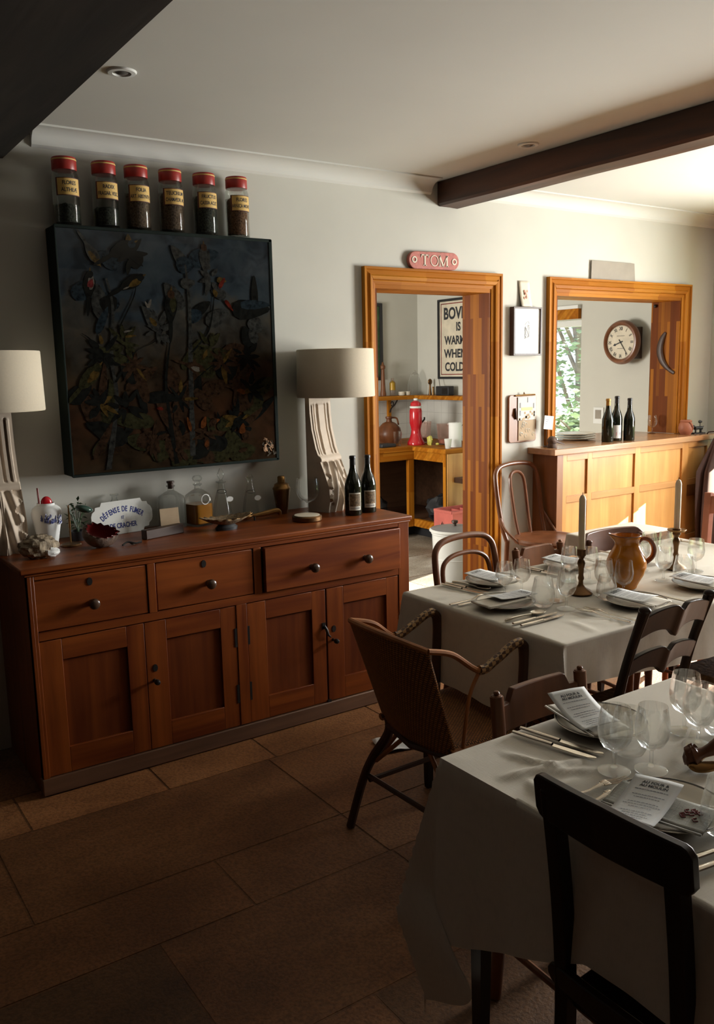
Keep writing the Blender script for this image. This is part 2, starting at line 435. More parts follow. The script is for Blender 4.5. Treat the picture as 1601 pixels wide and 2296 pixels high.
# ------------------------------------------------------------------ setting
W = 3.68; WB = 3.88; CEIL = 2.505; XR = 5.5; KX = 5.5; KY = 6.98
def wall_with_holes(name, axis, d0, d1, a0, a1, z0, z1, holes, mat='wall'):
    m = MB(); xs = sorted({a0, a1, *[h[0] for h in holes], *[h[1] for h in holes]})
    for i in range(len(xs)-1):
        c = (xs[i]+xs[i+1])/2; segs = [(z0, z1)]
        for h in holes:
            if h[0] < c < h[1]:
                ns = []
                for s0, s1 in segs:
                    if h[2] > s0: ns.append((s0, min(s1, h[2])))
                    if h[3] < s1: ns.append((max(s0, h[3]), s1))
                segs = ns
        for s0, s1 in segs:
            if axis == 'Y': m.box(xs[i], xs[i+1], d0, d1, s0, s1)
            else: m.box(d0, d1, xs[i], xs[i+1], s0, s1)
    return struct(m.build(name, mat, smooth=0))
DO = (2.625, 3.415, 0, 1.97)          # doorway opening
BO = (3.935, 5.125, 0, 1.97)          # serving hatch opening (counter runs through it)
wall_with_holes('wall_back', 'Y', W, WB, -1.3, XR+.2, 0, CEIL, [DO, (BO[0], BO[1], 1.0, BO[3])])
wall_with_holes('wall_right', 'X', XR, XR+.2, -2.6, W, 0, CEIL, [(1.15, 2.45, .85, 2.20), (2.62, 3.38, .05, 2.12)])  # openings for the assumed dining window and the added glazed door
wall_with_holes('wall_left', 'X', -1.5, -1.3, -2.6, WB, 0, CEIL, [], 'dark_wall')
wall_with_holes('wall_front', 'Y', -2.8, -2.6, -1.5, XR+.2, 0, CEIL, [], 'dark_wall')
wall_with_holes('wall_kitchen_back', 'Y', KY, KY+.2, .7, KX+.2, 0, CEIL, [])
wall_with_holes('wall_kitchen_right', 'X', KX, KX+.2, WB, KY, 0, CEIL, [(4.85, 5.49, .06, 1.90)])
wall_with_holes('wall_kitchen_left', 'X', .7, .9, WB, KY, 0, CEIL, [(4.9, 6.1, .8, 1.95)])  # opening added for the unseen kitchen fill window
struct(MB().box(-1.5, XR+.2, -2.8, WB, CEIL, CEIL+.1).build('ceiling', 'ceil', smooth=0))
struct(MB().box(.7, KX+.2, WB, KY+.2, CEIL, CEIL+.1).build('ceiling_kitchen', 'ceil', smooth=0))

# flagstone floor: one sheet of separate slabs with their own tone
def floor():
    m = MB(); tones = []
    def slab(x0, x1, y0, y1, tone):
        g = .004; h = .0015*random.random()
        b = len(m.f); m.box(x0+g, x1-g, y0+g, y1-g, -.04, -.004+h)
        tones.extend([tone]*(len(m.f)-b))
    rows = [(2.93, 3.22, [-1.3, -.1, .6, 1.1, 1.56, 2.15, 2.8, 3.5, 4.2, 5.0, 5.7, 6.5, 7.2]), (2.39, 2.93, [-1.3, -.4, .47, 1.52, 2.3, 3.1, 4.0, 4.8, 5.6, 6.4, 7.2]),
            (2.10, 2.39, [-1.3, -.6, .15, 1.03, 1.52, 2.4, 3.3, 4.1, 5.1, 6, 7.2]), (1.60, 2.10, [-1.3, -.5, .05, .73, 1.53, 2.3, 3.1, 4, 5, 6, 7.2]),
            (1.05, 1.60, [-1.3, -.2, .5, 1.1, 1.9, 2.7, 3.6, 4.5, 5.6, 7.2]), (.5, 1.05, [-1.3, -.4, .3, 1.2, 2, 2.9, 3.8, 4.9, 6, 7.2]),
            (-.1, .5, [-1.3, 0, .8, 1.7, 2.6, 3.5, 4.5, 5.5, 7.2]), (-1, -.1, [-1.3, -.3, .7, 1.9, 3, 4, 5, 7.2]), (-2.6, -1, [-1.3, .4, 2, 4, 7.2]), (3.22, 3.88, [-1.3, .2, 1.2, 2.4, 3.3, 4.2, 5.3, 6.2, 7.2])]
    y = 3.88
    while y < KY-.01:
        y2 = min(y+.56, KY); xs = [.9]; x = .9+.3*random.random()
        while x < KX-.3: xs.append(x+.2); x += .6+.25*random.random()
        xs.append(KX); rows.append((y, y2, xs)); y = y2
    for y0, y1, xs in rows:
        xs = sorted({min(x, XR) for x in xs})
        for i in range(len(xs)-1):
            k = .9+.25*random.random(); tone = (k, k*.98, k*.96)
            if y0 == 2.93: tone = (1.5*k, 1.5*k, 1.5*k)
            if y0 == 1.6 and xs[i] == .05: tone = (.55, .6, .62)
            if y0 == 1.05 and xs[i] == 1.1: tone = (.6, .64, .66)
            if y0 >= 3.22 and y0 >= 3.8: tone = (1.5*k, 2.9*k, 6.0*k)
            slab(xs[i], xs[i+1], y0, y1, tone)
    b = len(m.f); m.box(-1.3, XR, -2.6, WB, -.06, -.0045); m.box(.9, KX, WB, KY, -.06, -.0045); tones.extend([(.7, .7, .7)]*(len(m.f)-b))
    me = bpy.data.meshes.new('floor'); me.from_pydata(m.v, [], m.f); me.update()
    ca = me.color_attributes.new('tone', 'FLOAT_COLOR', 'CORNER')
    for p in me.polygons:
        for li in p.loop_indices: ca.data[li].color = (*tones[p.index], 1)
    me.materials.append(M['floor'])
    o = bpy.data.objects.new('floor', me); col.objects.link(o); struct(o)
floor()

# cornice: a plaster cove that stops short of each beam
def cornice(name, x0, x1):
    prof = [(W, 2.436)]
    for i in range(9):
        a = i/8*PI/2
        prof.append((W-.012-.075*(1-math.cos(a)), 2.446+.052*math.sin(a)))
    prof += [(W-.098, 2.498), (W-.098, CEIL), (W, CEIL)]
    m = MB(); m.prism(prof, x0, x1, axis='X')
    struct(m.build(name, 'ceil', smooth=30))
cornice('trim_1', .975, 2.995); cornice('trim_2', 3.40, XR); cornice('trim_3', -1.3, .30)

# beams
def rough_beam(name, x0, x1, y0, y1, z0, z1, mat, label, seed):
    m = MB(); n = 60
    sec = [(x0, z1), (x0, z0+.012), (x0+.012, z0), (x1-.012, z0), (x1, z0+.012), (x1, z1)]
    def fn(u, v):
        k = u*(len(sec)-1); i = int(min(k, len(sec)-2)); t = k-i
        x = sec[i][0]*(1-t)+sec[i+1][0]*t; z = sec[i][1]*(1-t)+sec[i+1][1]*t; y = y0+(y1-y0)*v
        e = .005*noise.noise(Vector((x*9+seed, y*2.2, z*9)))
        return (x+e, y, z+(e if z < z1-.01 else 0))
    m.grid(fn, 20, n)
    m.add([(p[0], y1, p[1]) for p in sec], [tuple(range(len(sec)))]); m.add([(p[0], y0, p[1]) for p in sec], [tuple(range(len(sec)))])
    o = m.build(name, mat, smooth=40); tag(o, label, 'beam')
rough_beam('ceiling_beam', 3.04, 3.19, -2.59, W-.004, 2.382, CEIL-.002, 'beam', 'red-brown timber ceiling beam meeting the wall above the doorway', 1)
rough_beam('ceiling_beam', .40, .876, -2.59, W-.004, 2.382, CEIL-.002, 'beam_dark', 'broad black timber beam across the upper left corner', 5)

# door casing and serving hatch casing: stepped moulding round a deep jamb lining
def casing(name, x0, x1, ztop, ox0, ox1, oz, zb, hooks=True):
    d = thing(name, '', ''); del d['label']; del d['category']; struct(d)
    def leg(xi, xo, nm):
        m = MB(); s = 1 if xo > xi else -1; wd = abs(xo-xi)
        prof = [(0, 0), (0, .016), (.012, .020), (.018, .020), (.022, .030), (.034, .034), (.040, .034), (.046, .027), (wd-.016, .024), (wd-.012, .030), (wd, .030), (wd, 0)]
        tops = []
        vs = []; n = len(prof)
        for a, h in prof: vs.append((xi+s*a, W-h, zb))
        for a, h in prof: vs.append((xi+s*a, W-h, ztop+a*(oz-ztop)/wd))
        m.add(vs, [(i, (i+1) % n, n+(i+1) % n, n+i) for i in range(n)]+[tuple(range(n)), tuple(range(n, 2*n))])
        m.build(nm, 'stave_z', d, smooth=20)
    leg(x0, ox0, 'casing_left'); leg(x1, ox1, 'casing_right')
    m = MB(); wd = oz-ztop
    prof = [(0, 0), (0, .016), (.012, .020), (.018, .020), (.022, .030), (.034, .034), (.040, .034), (.046, .027), (wd-.016, .024), (wd-.012, .030), (wd, .030), (wd, 0)]
    n = len(prof); vs = []
    for a, h in prof: vs.append((x0-a/wd*(x0-ox0), W-h, ztop+a))
    for a, h in prof: vs.append((x1+a/wd*(ox1-x1), W-h, ztop+a))
    m.add(vs, [(i, (i+1) % n, n+(i+1) % n, n+i) for i in range(n)]+[tuple(range(n)), tuple(range(n, 2*n))])
    m.build('casing_head', 'stave_x', d, smooth=20)
    j0, j1 = W-.012, WB+.012
    MB().box(x0-.012, x0+.012, j0, j1, zb, ztop-.02).build('jamb_left', 'stave_jamb', d, smooth=0)
    MB().box(x1-.012, x1+.012, j0, j1, zb, ztop-.02).build('jamb_right', 'stave_jamb', d, smooth=0)
    MB().box(x0-.012, x1+.012, j0, j1, ztop-.02, ztop+.01).build('jamb_head', 'stave_x', d, smooth=0)
    return d
casing('door_1', 2.617, 3.412, 1.968, 2.545, 3.487, 2.053, 0)
casing('window_1', 3.935, 5.130, 1.968, 3.863, 5.222, 2.053, 1.064)

# kitchen window (tall narrow glazed door) and assumed dining window
def glazed(name, axis, d, a0, a1, z0, z1, bars, mat='stave_z', rail=None):
    g = thing(name, '', '', (0, 0, 0)); del g['label']; del g['category']; struct(g)
    def bx(p0, p1, e0, e1, q0, q1): 
        return MB().box(d+p0, d+p1, e0, e1, q0, q1)
    f = .05
    m = MB()
    for e in ((a0, a0+f, z0, z1), (a1-f, a1, z0, z1), (a0+f, a1-f, z1-f, z1), (a0+f, a1-f, z0, z0+f)): m.box(d+.08, d+.13, *e)
    m.build('window_frame', mat, g, smooth=0)
    for b in bars: MB().box(d+.085, d+.125, b-.02, b+.02, z0+f, z1-f).build('mullion', mat, g, smooth=0)
    if rail: MB().box(d+.08, d+.13, a0+f, a1-f, *rail).build('lock_rail', mat, g, smooth=0)
    MB().box(d+.10, d+.106, a0+f, a1-f, z0+f, z1-f).build('pane', 'pane', g, smooth=0)
    return g
glazed('window_2', 'X', KX, 4.85, 5.49, .06, 1.90, [], 'white')
glazed('assumed_window_3', 'X', XR, 1.15, 2.45, .85, 2.20, [1.80])  # unseen window, assumed as the source of the daylight from the right
glazed('added_window_5', 'X', XR, 2.62, 3.38, .05, 2.12, [], 'stave_z', (1.06, 1.16))  # unseen glazed door added so its jamb and rail trim the bar glint
glazed('added_window_4', 'X', .72, 4.9, 6.1, .8, 1.95, [5.5], 'white')  # unseen window, added to hold the kitchen fill light
MB().box(KX-.035, KX-.001, 4.855, 5.54, 1.905, 1.985).build('window_pelmet', 'stave_x', bpy.data.objects['window_2'], smooth=0)
MB().box(KX-.045, KX-.001, 4.852, 5.543, 1.985, 2.012).build('window_ledge', 'white', bpy.data.objects['window_2'], smooth=0)

# recessed ceiling lights
def downlight(x, y, label):
    t = thing('recessed_ceiling_light', label, 'ceiling light', (x, y, CEIL), 0, 'recessed ceiling lights')
    MB().lathe([(.026, -.001), (.030, -.007), (.044, -.006), (.047, -.002), (.047, 0)], 28).build('trim_ring', 'white', t, world=False)
    MB().lathe([(.026, -.001), (.022, -.004), (.013, -.008), (0, -.009)], 24).build('lamp', 'grey_rim', t, world=False)
downlight(1.062, 2.865, 'round recessed ceiling light beside the broad black beam')
downlight(2.898, 2.88, 'round recessed ceiling light beside the red-brown beam')

# ------------------------------------------------------------------ sideboard
def sideboard():
    t = thing('sideboard', 'long old orange-brown pine sideboard with three drawers and four panelled doors against the left wall', 'sideboard', (1.56, 3.41, 0))
    F = 3.15; B = W-.004
    # carcass: sides, back, frame rails
    m = MB(); m.box(.70, .725, F, B, 0, .845); m.box(2.392, 2.417, F, B, 0, .845); m.box(.725, 2.392, B-.02, B, .05, .845); m.box(.725, 2.392, F+.03, B-.02, .06, .08)
    m.build('case', 'pine_z', t, bevel=.002)
    for b in ((.725, 2.392, .822, .845), (.725, 2.392, .594, .626)): MB().box(b[0], b[1], F, F+.03, b[2], b[3]).build('rail', 'pine_x', t, bevel=.0015)
    for b in ((.700, .7135, .0, .845), (1.145, 1.177, .626, .822), (1.604, 1.640, .626, .822), (2.357, 2.417, .0, .845), (1.515, 1.563, .07, .594)): MB().box(b[0], b[1], F-.001, F+.03, b[2], b[3]).build('stile', 'pine_z', t, bevel=.0015)
    MB().box(.694, 2.42, F-.006, F+.03, 0, .066).build('plinth', 'pine_dark', t, bevel=.004)
    m = MB(); m.box(.675, 2.432, F-.012, B, .847, .869); m.build('top', 'pine_x', t, bevel=.006, seg=3)
    MB().box(.690, 2.424, F-.006, F+.02, .838, .8475).build('top_moulding', 'pine_x', t, bevel=.003)
    def knob(x, z, r, y, par, mat='knob'):
        MB().lathe([(0, 0), (r*.62, 0), (r*.5, .004), (r*.42, .012), (r*.62, .018), (r*.95, .024), (r, .031), (r*.86, .039), (r*.5, .044), (0, .045)], 20, T((x, y, z)) @ RX(PI/2)).build('knob', mat, par)
    def keyhole(x, z, y, par):
        MB().prism([(x+.010*math.cos(a*PI/8), z+.015*math.sin(a*PI/8)) for a in range(16)], y-.003, y+.001).build('escutcheon', 'iron', par)
    for x0, x1, pull, kn, kh in ((.716, 1.142, .0, [.927], .923), (1.180, 1.601, .0, [1.399], 1.382), (1.648, 2.354, .022, [1.874, 2.154], None)):
        y = F-pull+.002
        d = MB().box(x0, x1, y, y+.022, .629, .819).build('drawer', 'pine_x', t, bevel=.003)
        if pull: MB().box(x0+.01, x1-.01, y+.022, y+.25, .64, .80).build('drawer_box', 'pine_dark', d)
        for k in kn: knob(k, .707, .021, y, d)
        if kh: keyhole(kh, .789, y, d)
    for i, (x0, x1) in enumerate(((.7165, 1.119), (1.121, 1.513), (1.565, 1.950), (1.958, 2.355))):
        y = F+.002; z0, z1 = .069, .590; a = .088
        d = MB().box(x0+.002, x1-.002, y+.012, y+.02, z0+.002, z1-.002).build('door', 'pine_panel', t, smooth=0)
        for q0, q1 in ((x0, x0+a), (x1-a*.8, x1)): MB().box(q0, q1, y, y+.022, z0, z1).build('door_stile', 'pine_z', d, bevel=.0015)
        for q0, q1 in ((z1-.080, z1), (z0, z0+.098)): MB().box(x0+a, x1-a*.8, y, y+.022, q0, q1).build('door_rail', 'pine_x', d, bevel=.0015)
        if i in (1, 3):
            knob(x0+.028, .352, .0115, y, d, 'iron'); keyhole(x0+.034, .402, y, d)
        hx = (x1-.004 if i == 1 else x0+.003) if i in (1, 2) else None
        if hx:
            for hz in (.455, .21): MB().box(hx-.005, hx+.005, y-.003, y+.002, hz-.04, hz+.04).build('hinge', 'iron', d, smooth=0)
        if i == 2:
            m = MB(); m.tube([(1.940, y-.004, .425), (1.945, y-.014, .410), (1.952, y-.016, .385), (1.966, y-.012, .372)], [.006, .007, .006, .004], 8); m.cbox((1.938, y-.002, .425), (.016, .005, .028)); m.build('latch', 'iron', d)
    MB().box(1.948, 1.966, F-.004, F+.004, .066, .078).build('door_stop', 'iron', t, smooth=0)
sideboard()
SBZ = .869

# ------------------------------------------------------------------ painting and jars
def painting():
    t = thing('oil_painting', 'large dark oil painting of birds among plants on deep canvas above the sideboard', 'painting', (1.48, W, 1.135))
    x0, x1, y0, z0, z1 = 1.004, 1.963, 3.55, 1.134, 2.129
    def fn(u, v):
        x = x0+(x1-x0)*u; z = z0+(z1-z0)*v
        e = .0018*noise.noise(Vector((u*9, v*9, 0)))
        return (x, y0+e, z)
    MB().box(x0, x1, y0+.004, W-.002, z0, z1).build('canvas_side', 'canvas_side', t, bevel=.004)
    m = MB()
    for a, b, c, d in ((x0-.003, x0+.005, z0, z1), (x1-.014, x1+.003, z0, z1), (x0, x1, z1-.012, z1+.002), (x0, x1, z0-.002, z0+.010)): m.box(a, b, y0-.003, y0+.006, c, d)
    m.build('worn_edge', 'canvas_side', t, bevel=.002)
    m = MB(); m.grid(fn, 24, 24)
    # painted birds, stems and blossoms: raised paint strokes
    pal = {k: plain('paint_'+k, tuple(q*.42 for q in c) if k != 'pale' else c, .14, spec=.3, var=.6, scale=70) for k, c in dict(dark=(.012, .013, .011), ochre=(.11, .065, .016), white=(.20, .175, .14), red=(.15, .018, .010), orange=(.15, .045, .012), olive=(.040, .038, .016), rose=(.24, .035, .035), blue=(.022, .034, .042), pale=(.55, .33, .20), brown=(.050, .026, .014), grey=(.050, .050, .044)).items()}
    def P(px, py): return (x0+px*(x1-x0), y0-.0035, z1-py*(z1-z0))
    strokes = {}; depth_k = [0]
    def leaf(k, cx, cy, l, wd, ang, skew=.35):
        c = P(cx, cy); vs = []; depth_k[0] += 1; dd = depth_k[0]*.000006
        for i in range(12):
            a = 2*PI*i/12; r = 1+.16*noise.noise(Vector((cx*40+i, cy*40, 0))); u = l/2*math.cos(a)*r; q = wd/2*math.sin(a)*(1-skew*math.cos(a))*r
            vs.append((min(x1-.012, max(x0+.006, c[0]+u*math.cos(ang)-q*math.sin(ang))), c[1]-dd, min(z1-.012, max(z0+.010, c[2]+u*math.sin(ang)+q*math.cos(ang)))))
        strokes.setdefault(k, MB()).add(vs, [tuple(range(12))])
    def stem(k, pts, wd):
        q = spline([P(*p) for p in pts], 8); mb = strokes.setdefault(k, MB()); vs = []; depth_k[0] += 1; dd = depth_k[0]*.000006
        for i, p in enumerate(q):
            e = wd*(1.1-.8*i/len(q))*(1+.4*noise.noise(p*30)); vs += [(p.x-e, p.y-dd, p.z), (p.x+e, p.y-dd, p.z+e*.2)]
        mb.add(vs, [(2*i, 2*i+1, 2*i+3, 2*i+2) for i in range(len(q)-1)])
    rs = random.Random(3)
    for _ in range(70): leaf(rs.choice(['brown', 'brown', 'dark', 'olive']), rs.uniform(.05, .95), rs.uniform(.50, .97), rs.uniform(.06, .20), rs.uniform(.03, .10), rs.uniform(0, PI))
    for _ in range(22): leaf(rs.choice(['blue', 'dark', 'grey']), rs.uniform(.05, .95), rs.uniform(.05, .45), rs.uniform(.06, .16), rs.uniform(.03, .08), rs.uniform(0, PI))
    for p, wd in (((( .155, .98), (.21, .7), (.20, .52), (.22, .32), (.20, .2)), .011), (((.21, .62), (.30, .50), (.40, .45), (.47, .36)), .006), (((.20, .55), (.12, .45), (.08, .42)), .005), (((.47, .98), (.45, .8), (.44, .62), (.47, .45)), .010),
                  (((.55, .95), (.56, .6), (.57, .3), (.56, .13)), .012), (((.57, .5), (.66, .40), (.70, .22)), .006), (((.58, .62), (.68, .55), (.78, .52)), .005), (((.24, .4), (.31, .28), (.33, .22)), .004)): stem('dark' if wd < .011 else 'grey', p, wd)
    for cx, cy, n, k in ((.26, .46, 9, 'olive'), (.30, .55, 9, 'brown'), (.17, .50, 8, 'dark'), (.42, .40, 10, 'grey'), (.66, .48, 9, 'olive'), (.72, .55, 8, 'brown'), (.85, .52, 10, 'dark'), (.25, .72, 8, 'dark'), (.5, .7, 8, 'dark'), (.78, .8, 10, 'dark'), (.14, .70, 10, 'dark'), (.86, .66, 8, 'dark'), (.62, .85, 7, 'brown'), (.36, .87, 8, 'brown'), (.68, .18, 7, 'grey'), (.31, .10, 7, 'dark')):
        for i in range(n):
            a = 2*PI*i/n+rs.uniform(-.3, .3); d = rs.uniform(.025, .06); leaf(k if rs.random() < .93 else 'ochre', cx+d*math.cos(a), cy-d*math.sin(a), rs.uniform(.04, .085), rs.uniform(.012, .028), a)
    leaf('dark', .88, .31, .20, .085, .03); leaf('blue', .90, .29, .16, .04, .03)
    def bird(cx, cy, s, ang, body, breast, head):
        ca, sa = math.cos(ang), math.sin(ang)
        leaf(body, cx-.075*s*ca, cy+.075*s*sa, .10*s, .016*s, ang, 0); leaf(body, cx, cy, .105*s, .050*s, ang, -.35); leaf(breast, cx+.016*s*ca+.008*s*sa, cy-.016*s*sa+.008*s*ca, .060*s, .026*s, ang, -.3)
        leaf(head, cx+.052*s*ca, cy-.052*s*sa, .032*s, .029*s, ang, 0); leaf('ochre', cx+.073*s*ca, cy-.073*s*sa, .016*s, .006*s, ang, .6)
    bird(.125, .235, .95, 1.45, 'dark', 'white', 'dark'); leaf('rose', .132, .222, .036, .024, 1.2)
    bird(.305, .215, 1.0, .5, 'dark', 'ochre', 'dark'); leaf('white', .285, .235, .03, .006, .4)
    bird(.482, .315, 1.15, 1.5, 'dark', 'olive', 'brown'); bird(.095, .60, 1.15, .80, 'olive', 'ochre', 'olive'); bird(.145, .100, .85, -1.0, 'grey', 'ochre', 'ochre')
    bird(.27, .085, 1.1, .5, 'dark', 'dark', 'blue'); bird(.80, .665, .8, -.25, 'brown', 'orange', 'ochre'); bird(.575, .56, .8, -.3, 'brown', 'white', 'brown'); bird(.655, .105, 1.0, 1.6, 'grey', 'grey', 'brown')
    leaf('red', .735, .20, .055, .018, 1.0); leaf('red', .765, .295, .06, .016, -.9); leaf('ochre', .70, .245, .022, .032, .3); leaf('red', .405, .735, .015, .03, 1.4); leaf('white', .385, .295, .04, .012, 1.2); leaf('white', .37, .30, .03, .010, 2.0); leaf('white', .28, .41, .04, .008, .2); leaf('ochre', .29, .43, .05, .010, .1)
    for _ in range(14): leaf(rs.choice(['brown', 'brown', 'orange', 'dark']), rs.uniform(.3, .85), rs.uniform(.75, .97), rs.uniform(.02, .07), rs.uniform(.012, .035), rs.uniform(0, PI))
    for i in range(11):
        c = (.915+.065*rs.random(), .912+.04*rs.random()); stem('pale' if i < 8 else 'white', [(c[0]+rs.uniform(-.02, .02), c[1]+rs.uniform(-.02, .02)) for _ in range(4)], .0022)
    for _ in range(8): leaf('white', .93+.06*rs.random(), .955+.02*rs.random(), .012, .006, rs.random()*3)
    off = Vector(t.location); vs = list(m.v); fs = list(m.f); mi = [0]*len(fs); mats = [M['painting']]
    for k, mb in strokes.items():
        b = len(vs); vs += mb.v; fs += [tuple(b+i for i in f) for f in mb.f]; mi += [len(mats)]*len(mb.f); mats.append(pal[k])
    me = bpy.data.meshes.new('canvas'); me.from_pydata([tuple(Vector(p)-off) for p in vs], [], fs); me.update()
    for q in mats: me.materials.append(q)
    me.polygons.foreach_set('material_index', mi)
    cv = bpy.data.objects.new('canvas', me); col.objects.link(cv); cv.parent = t
painting()

def herb_jar(x, y, top, words, fill, mat, r=.052, turn=.15):
    t = thing('apothecary_jar', top[0], 'jar', (x, y, 2.1305), 0, 'red-lidded jars on the painting'); h = .262
    MB().lathe([(0, .002), (r-.004, .002), (r, .008), (r, .19), (r*.93, .205), (r*.86, .212), (r*.86, .222), (r*.82, .222), (r*.82, .210), (r*.9, .2), (r-.004, .188), (r-.004, .012), (0, .009)], 28).build('glass_body', 'glass_dim', t, world=False)
    lid = MB().lathe([(0, .214), (r*.9, .214), (r*.92, .217), (r*.92, .256), (r*.88, h), (0, h)], 28).build('lid', 'red_lid', t, world=False)
    MB().lathe([(r*.925, .250), (r*.935, .252), (r*.925, .255)], 28).build('lid_ring', 'jar_label', lid, world=False)
    rs = random.Random(words[0])
    def f(u, v):
        a = 2*PI*u; q = (r-.006)*min(1, v*5) if v < .2 else (r-.006)*min(1, (1-v)*2.4+.001) if v > .6 else r-.006
        z = .0125 if v < .2 else .0125+(fill-.0125)*min(1, (v-.2)/.4)
        return (q*math.cos(a), q*math.sin(a), z+(.006*noise.noise(Vector((q*90*math.cos(a), q*90*math.sin(a), x*9))) if v > .5 else 0))
    MB().grid(f, 26, 14, closeu=True).build('dried_herbs', mat, t, world=False)
    a0 = -PI/2-R(8)+turn
    def cyl(px, pz, e): 
        a = a0+px/r; return ((r+e)*math.cos(a), (r+e)*math.sin(a), pz)
    lb = MB().grid(lambda u, v: cyl((u-.5)*.108, .113+.068*v, .0006), 16, 1).build('label_border', 'maroon', t, world=False)
    l = MB().grid(lambda u, v: cyl((u-.5)*.094, .116+.062*v, .0011), 16, 1).build('label', 'jar_label', t, world=False)
    m = MB()
    for k, s in enumerate(words):
        tv, tf = text(s, .021, .018, .78 if len(s) < 9 else .62)
        m.add([cyl(q[0], .160-.026*k+q[1], .0016) for q in tv], tf)
    m.build('lettering', 'ink', l, smooth=0, world=False)
for a in ((1.078, ('jar of FLORES ALTHEÆ with little dark herb, leftmost on the painting',), ['FLORES', 'ALTHEÆ'], .085, 'herb_dark'),
          (1.236, ('jar labelled RADIX FRAGAR, dark chopped herb in the lower third',), ['RADIX', 'FRAGAR. VESC.'], .085, 'herb_dark'),
          (1.371, ('jar labelled FOLIA ABSYNTH filled with grey-brown herb',), ['FOLIA', 'ART. ABSYNTH.'], .150, 'herb_brown'),
          (1.521, ('jar labelled TEUCRIUM CHAMÆDR filled with red-brown herb',), ['TEUCRIUM', 'CHAMÆDR. M.'], .165, 'herb_brown'),
          (1.676, ('jar labelled FRUCTUS CASSIA filled with black pods',), ['FRUCTUS', 'CASSIA ACUT.'], .165, 'herb_dark'),
          (1.832, ('jar labelled FLORES ARNICA filled with rust-coloured flowers, rightmost on the painting',), ['FLORES', 'ARNICA MONT.'], .170, 'herb_rust')):
    herb_jar(a[0], 3.612, a[1], a[2], a[3], a[4])

# ------------------------------------------------------------------ things on the sideboard
def corbel_lamp(x, y, rot, label, soff, part_of=None):
    t = thing('table_lamp', label, 'lamp', (x, y, SBZ), rot, 'pair of carved lamps')
    H = .545; HW = .0825
    dk = [(0, .025), (.13, .0275), (.276, .036), (.44, .0575), (.56, .085), (.67, .111), (.78, .133), (.885, .1375), (.96, .131), (1, .128)]
    def depth(q):
        for (a, d0), (b, d1) in zip(dk, dk[1:]):
            if q <= b: k = (q-a)/(b-a); return d0+(d1-d0)*k
        return dk[-1][1]
    def relief(u, q):
        a = abs(u-.5)*2
        if q < .05: return 0
        if q < .50:                       # recessed panel with two mouldings
            e = min(1, (q-.05)/.012)
            if a > .86: return 0
            if a > .70: return .005*e
            if a > .60: return -.010*e
            if a > .42: return .002*e
            if a > .30: return -.007*e
            return .006*e*(1 if q < .47 else .6)
        if q < .56: return .008*math.sin(PI*(q-.50)/.06)+.002
        lo = .76+.20*math.sin(q*52)*(1 if q < .95 else .3)
        if a > lo: return -.007
        rib = math.cos(a*13-(q-.55)*16)
        return .008+.009*rib*(1-.3*a)-.006*a+(.006 if a < .07 else 0)
    m = MB(); nu, nv = 44, 110
    m.grid(lambda u, v: (-HW+2*HW*u, -depth(v)-(0 if u in (0, 1) else relief(u, v)), H*(1-v)), nu, nv)
    for sx in (-1, 1):
        m.grid(lambda u, v: (sx*HW, -depth(v)*u, H*(1-v)), 2, nv)
    m.box(-HW, HW, -.001, 0, 0, H); m.add([(-HW, 0, H), (HW, 0, H), (HW, -.025, H), (-HW, -.025, H)], [(0, 1, 2, 3)])
    m.add([(-HW, 0, 0), (HW, 0, 0), (HW, -.128, 0), (-HW, -.128, 0)], [(0, 1, 2, 3)])
    m.build('carved_corbel', 'plaster', t, world=False, smooth=50)
    MB().box(-.055, .055, soff-.03, -.001, H, H+.012).tube([(0, soff, H), (0, soff, H+.10)], .011, 12).build('lamp_holder', 'brass', t, world=False)
    r = .186; z0, z1 = H+.004, H+.226
    MB().lathe([(r-.002, z0), (r, z0+.003), (r-.004, z1-.003), (r-.006, z1), (r-.008, z1-.002), (r-.005, z0+.004), (r-.002, z0)], 56, T((0, soff, 0))).build('lamp_shade', 'shade', t, world=False)
    m = MB()
    for k in range(3):
        a = 2*PI*k/3; m.tube([(0, soff, z1-.04), (math.cos(a)*(r-.009), soff+math.sin(a)*(r-.009), z1-.012)], .002, 6)
    m.ball((0, soff, H+.125), (.028, .028, .036), 14)
    m.build('shade_carrier', 'white', t, world=False)
corbel_lamp(2.205, 3.60, R(20), 'carved wooden corbel lamp with cream drum shade at the right end of the sideboard', -.125)
corbel_lamp(.705, 3.585, R(0), 'carved wooden corbel lamp with cream drum shade cut by the left edge of the photo', -.115)

def put(name, label, cat, x, y, z=SBZ, rot=0, group=None): return thing(name, label, cat, (x, y, z), rot, group)
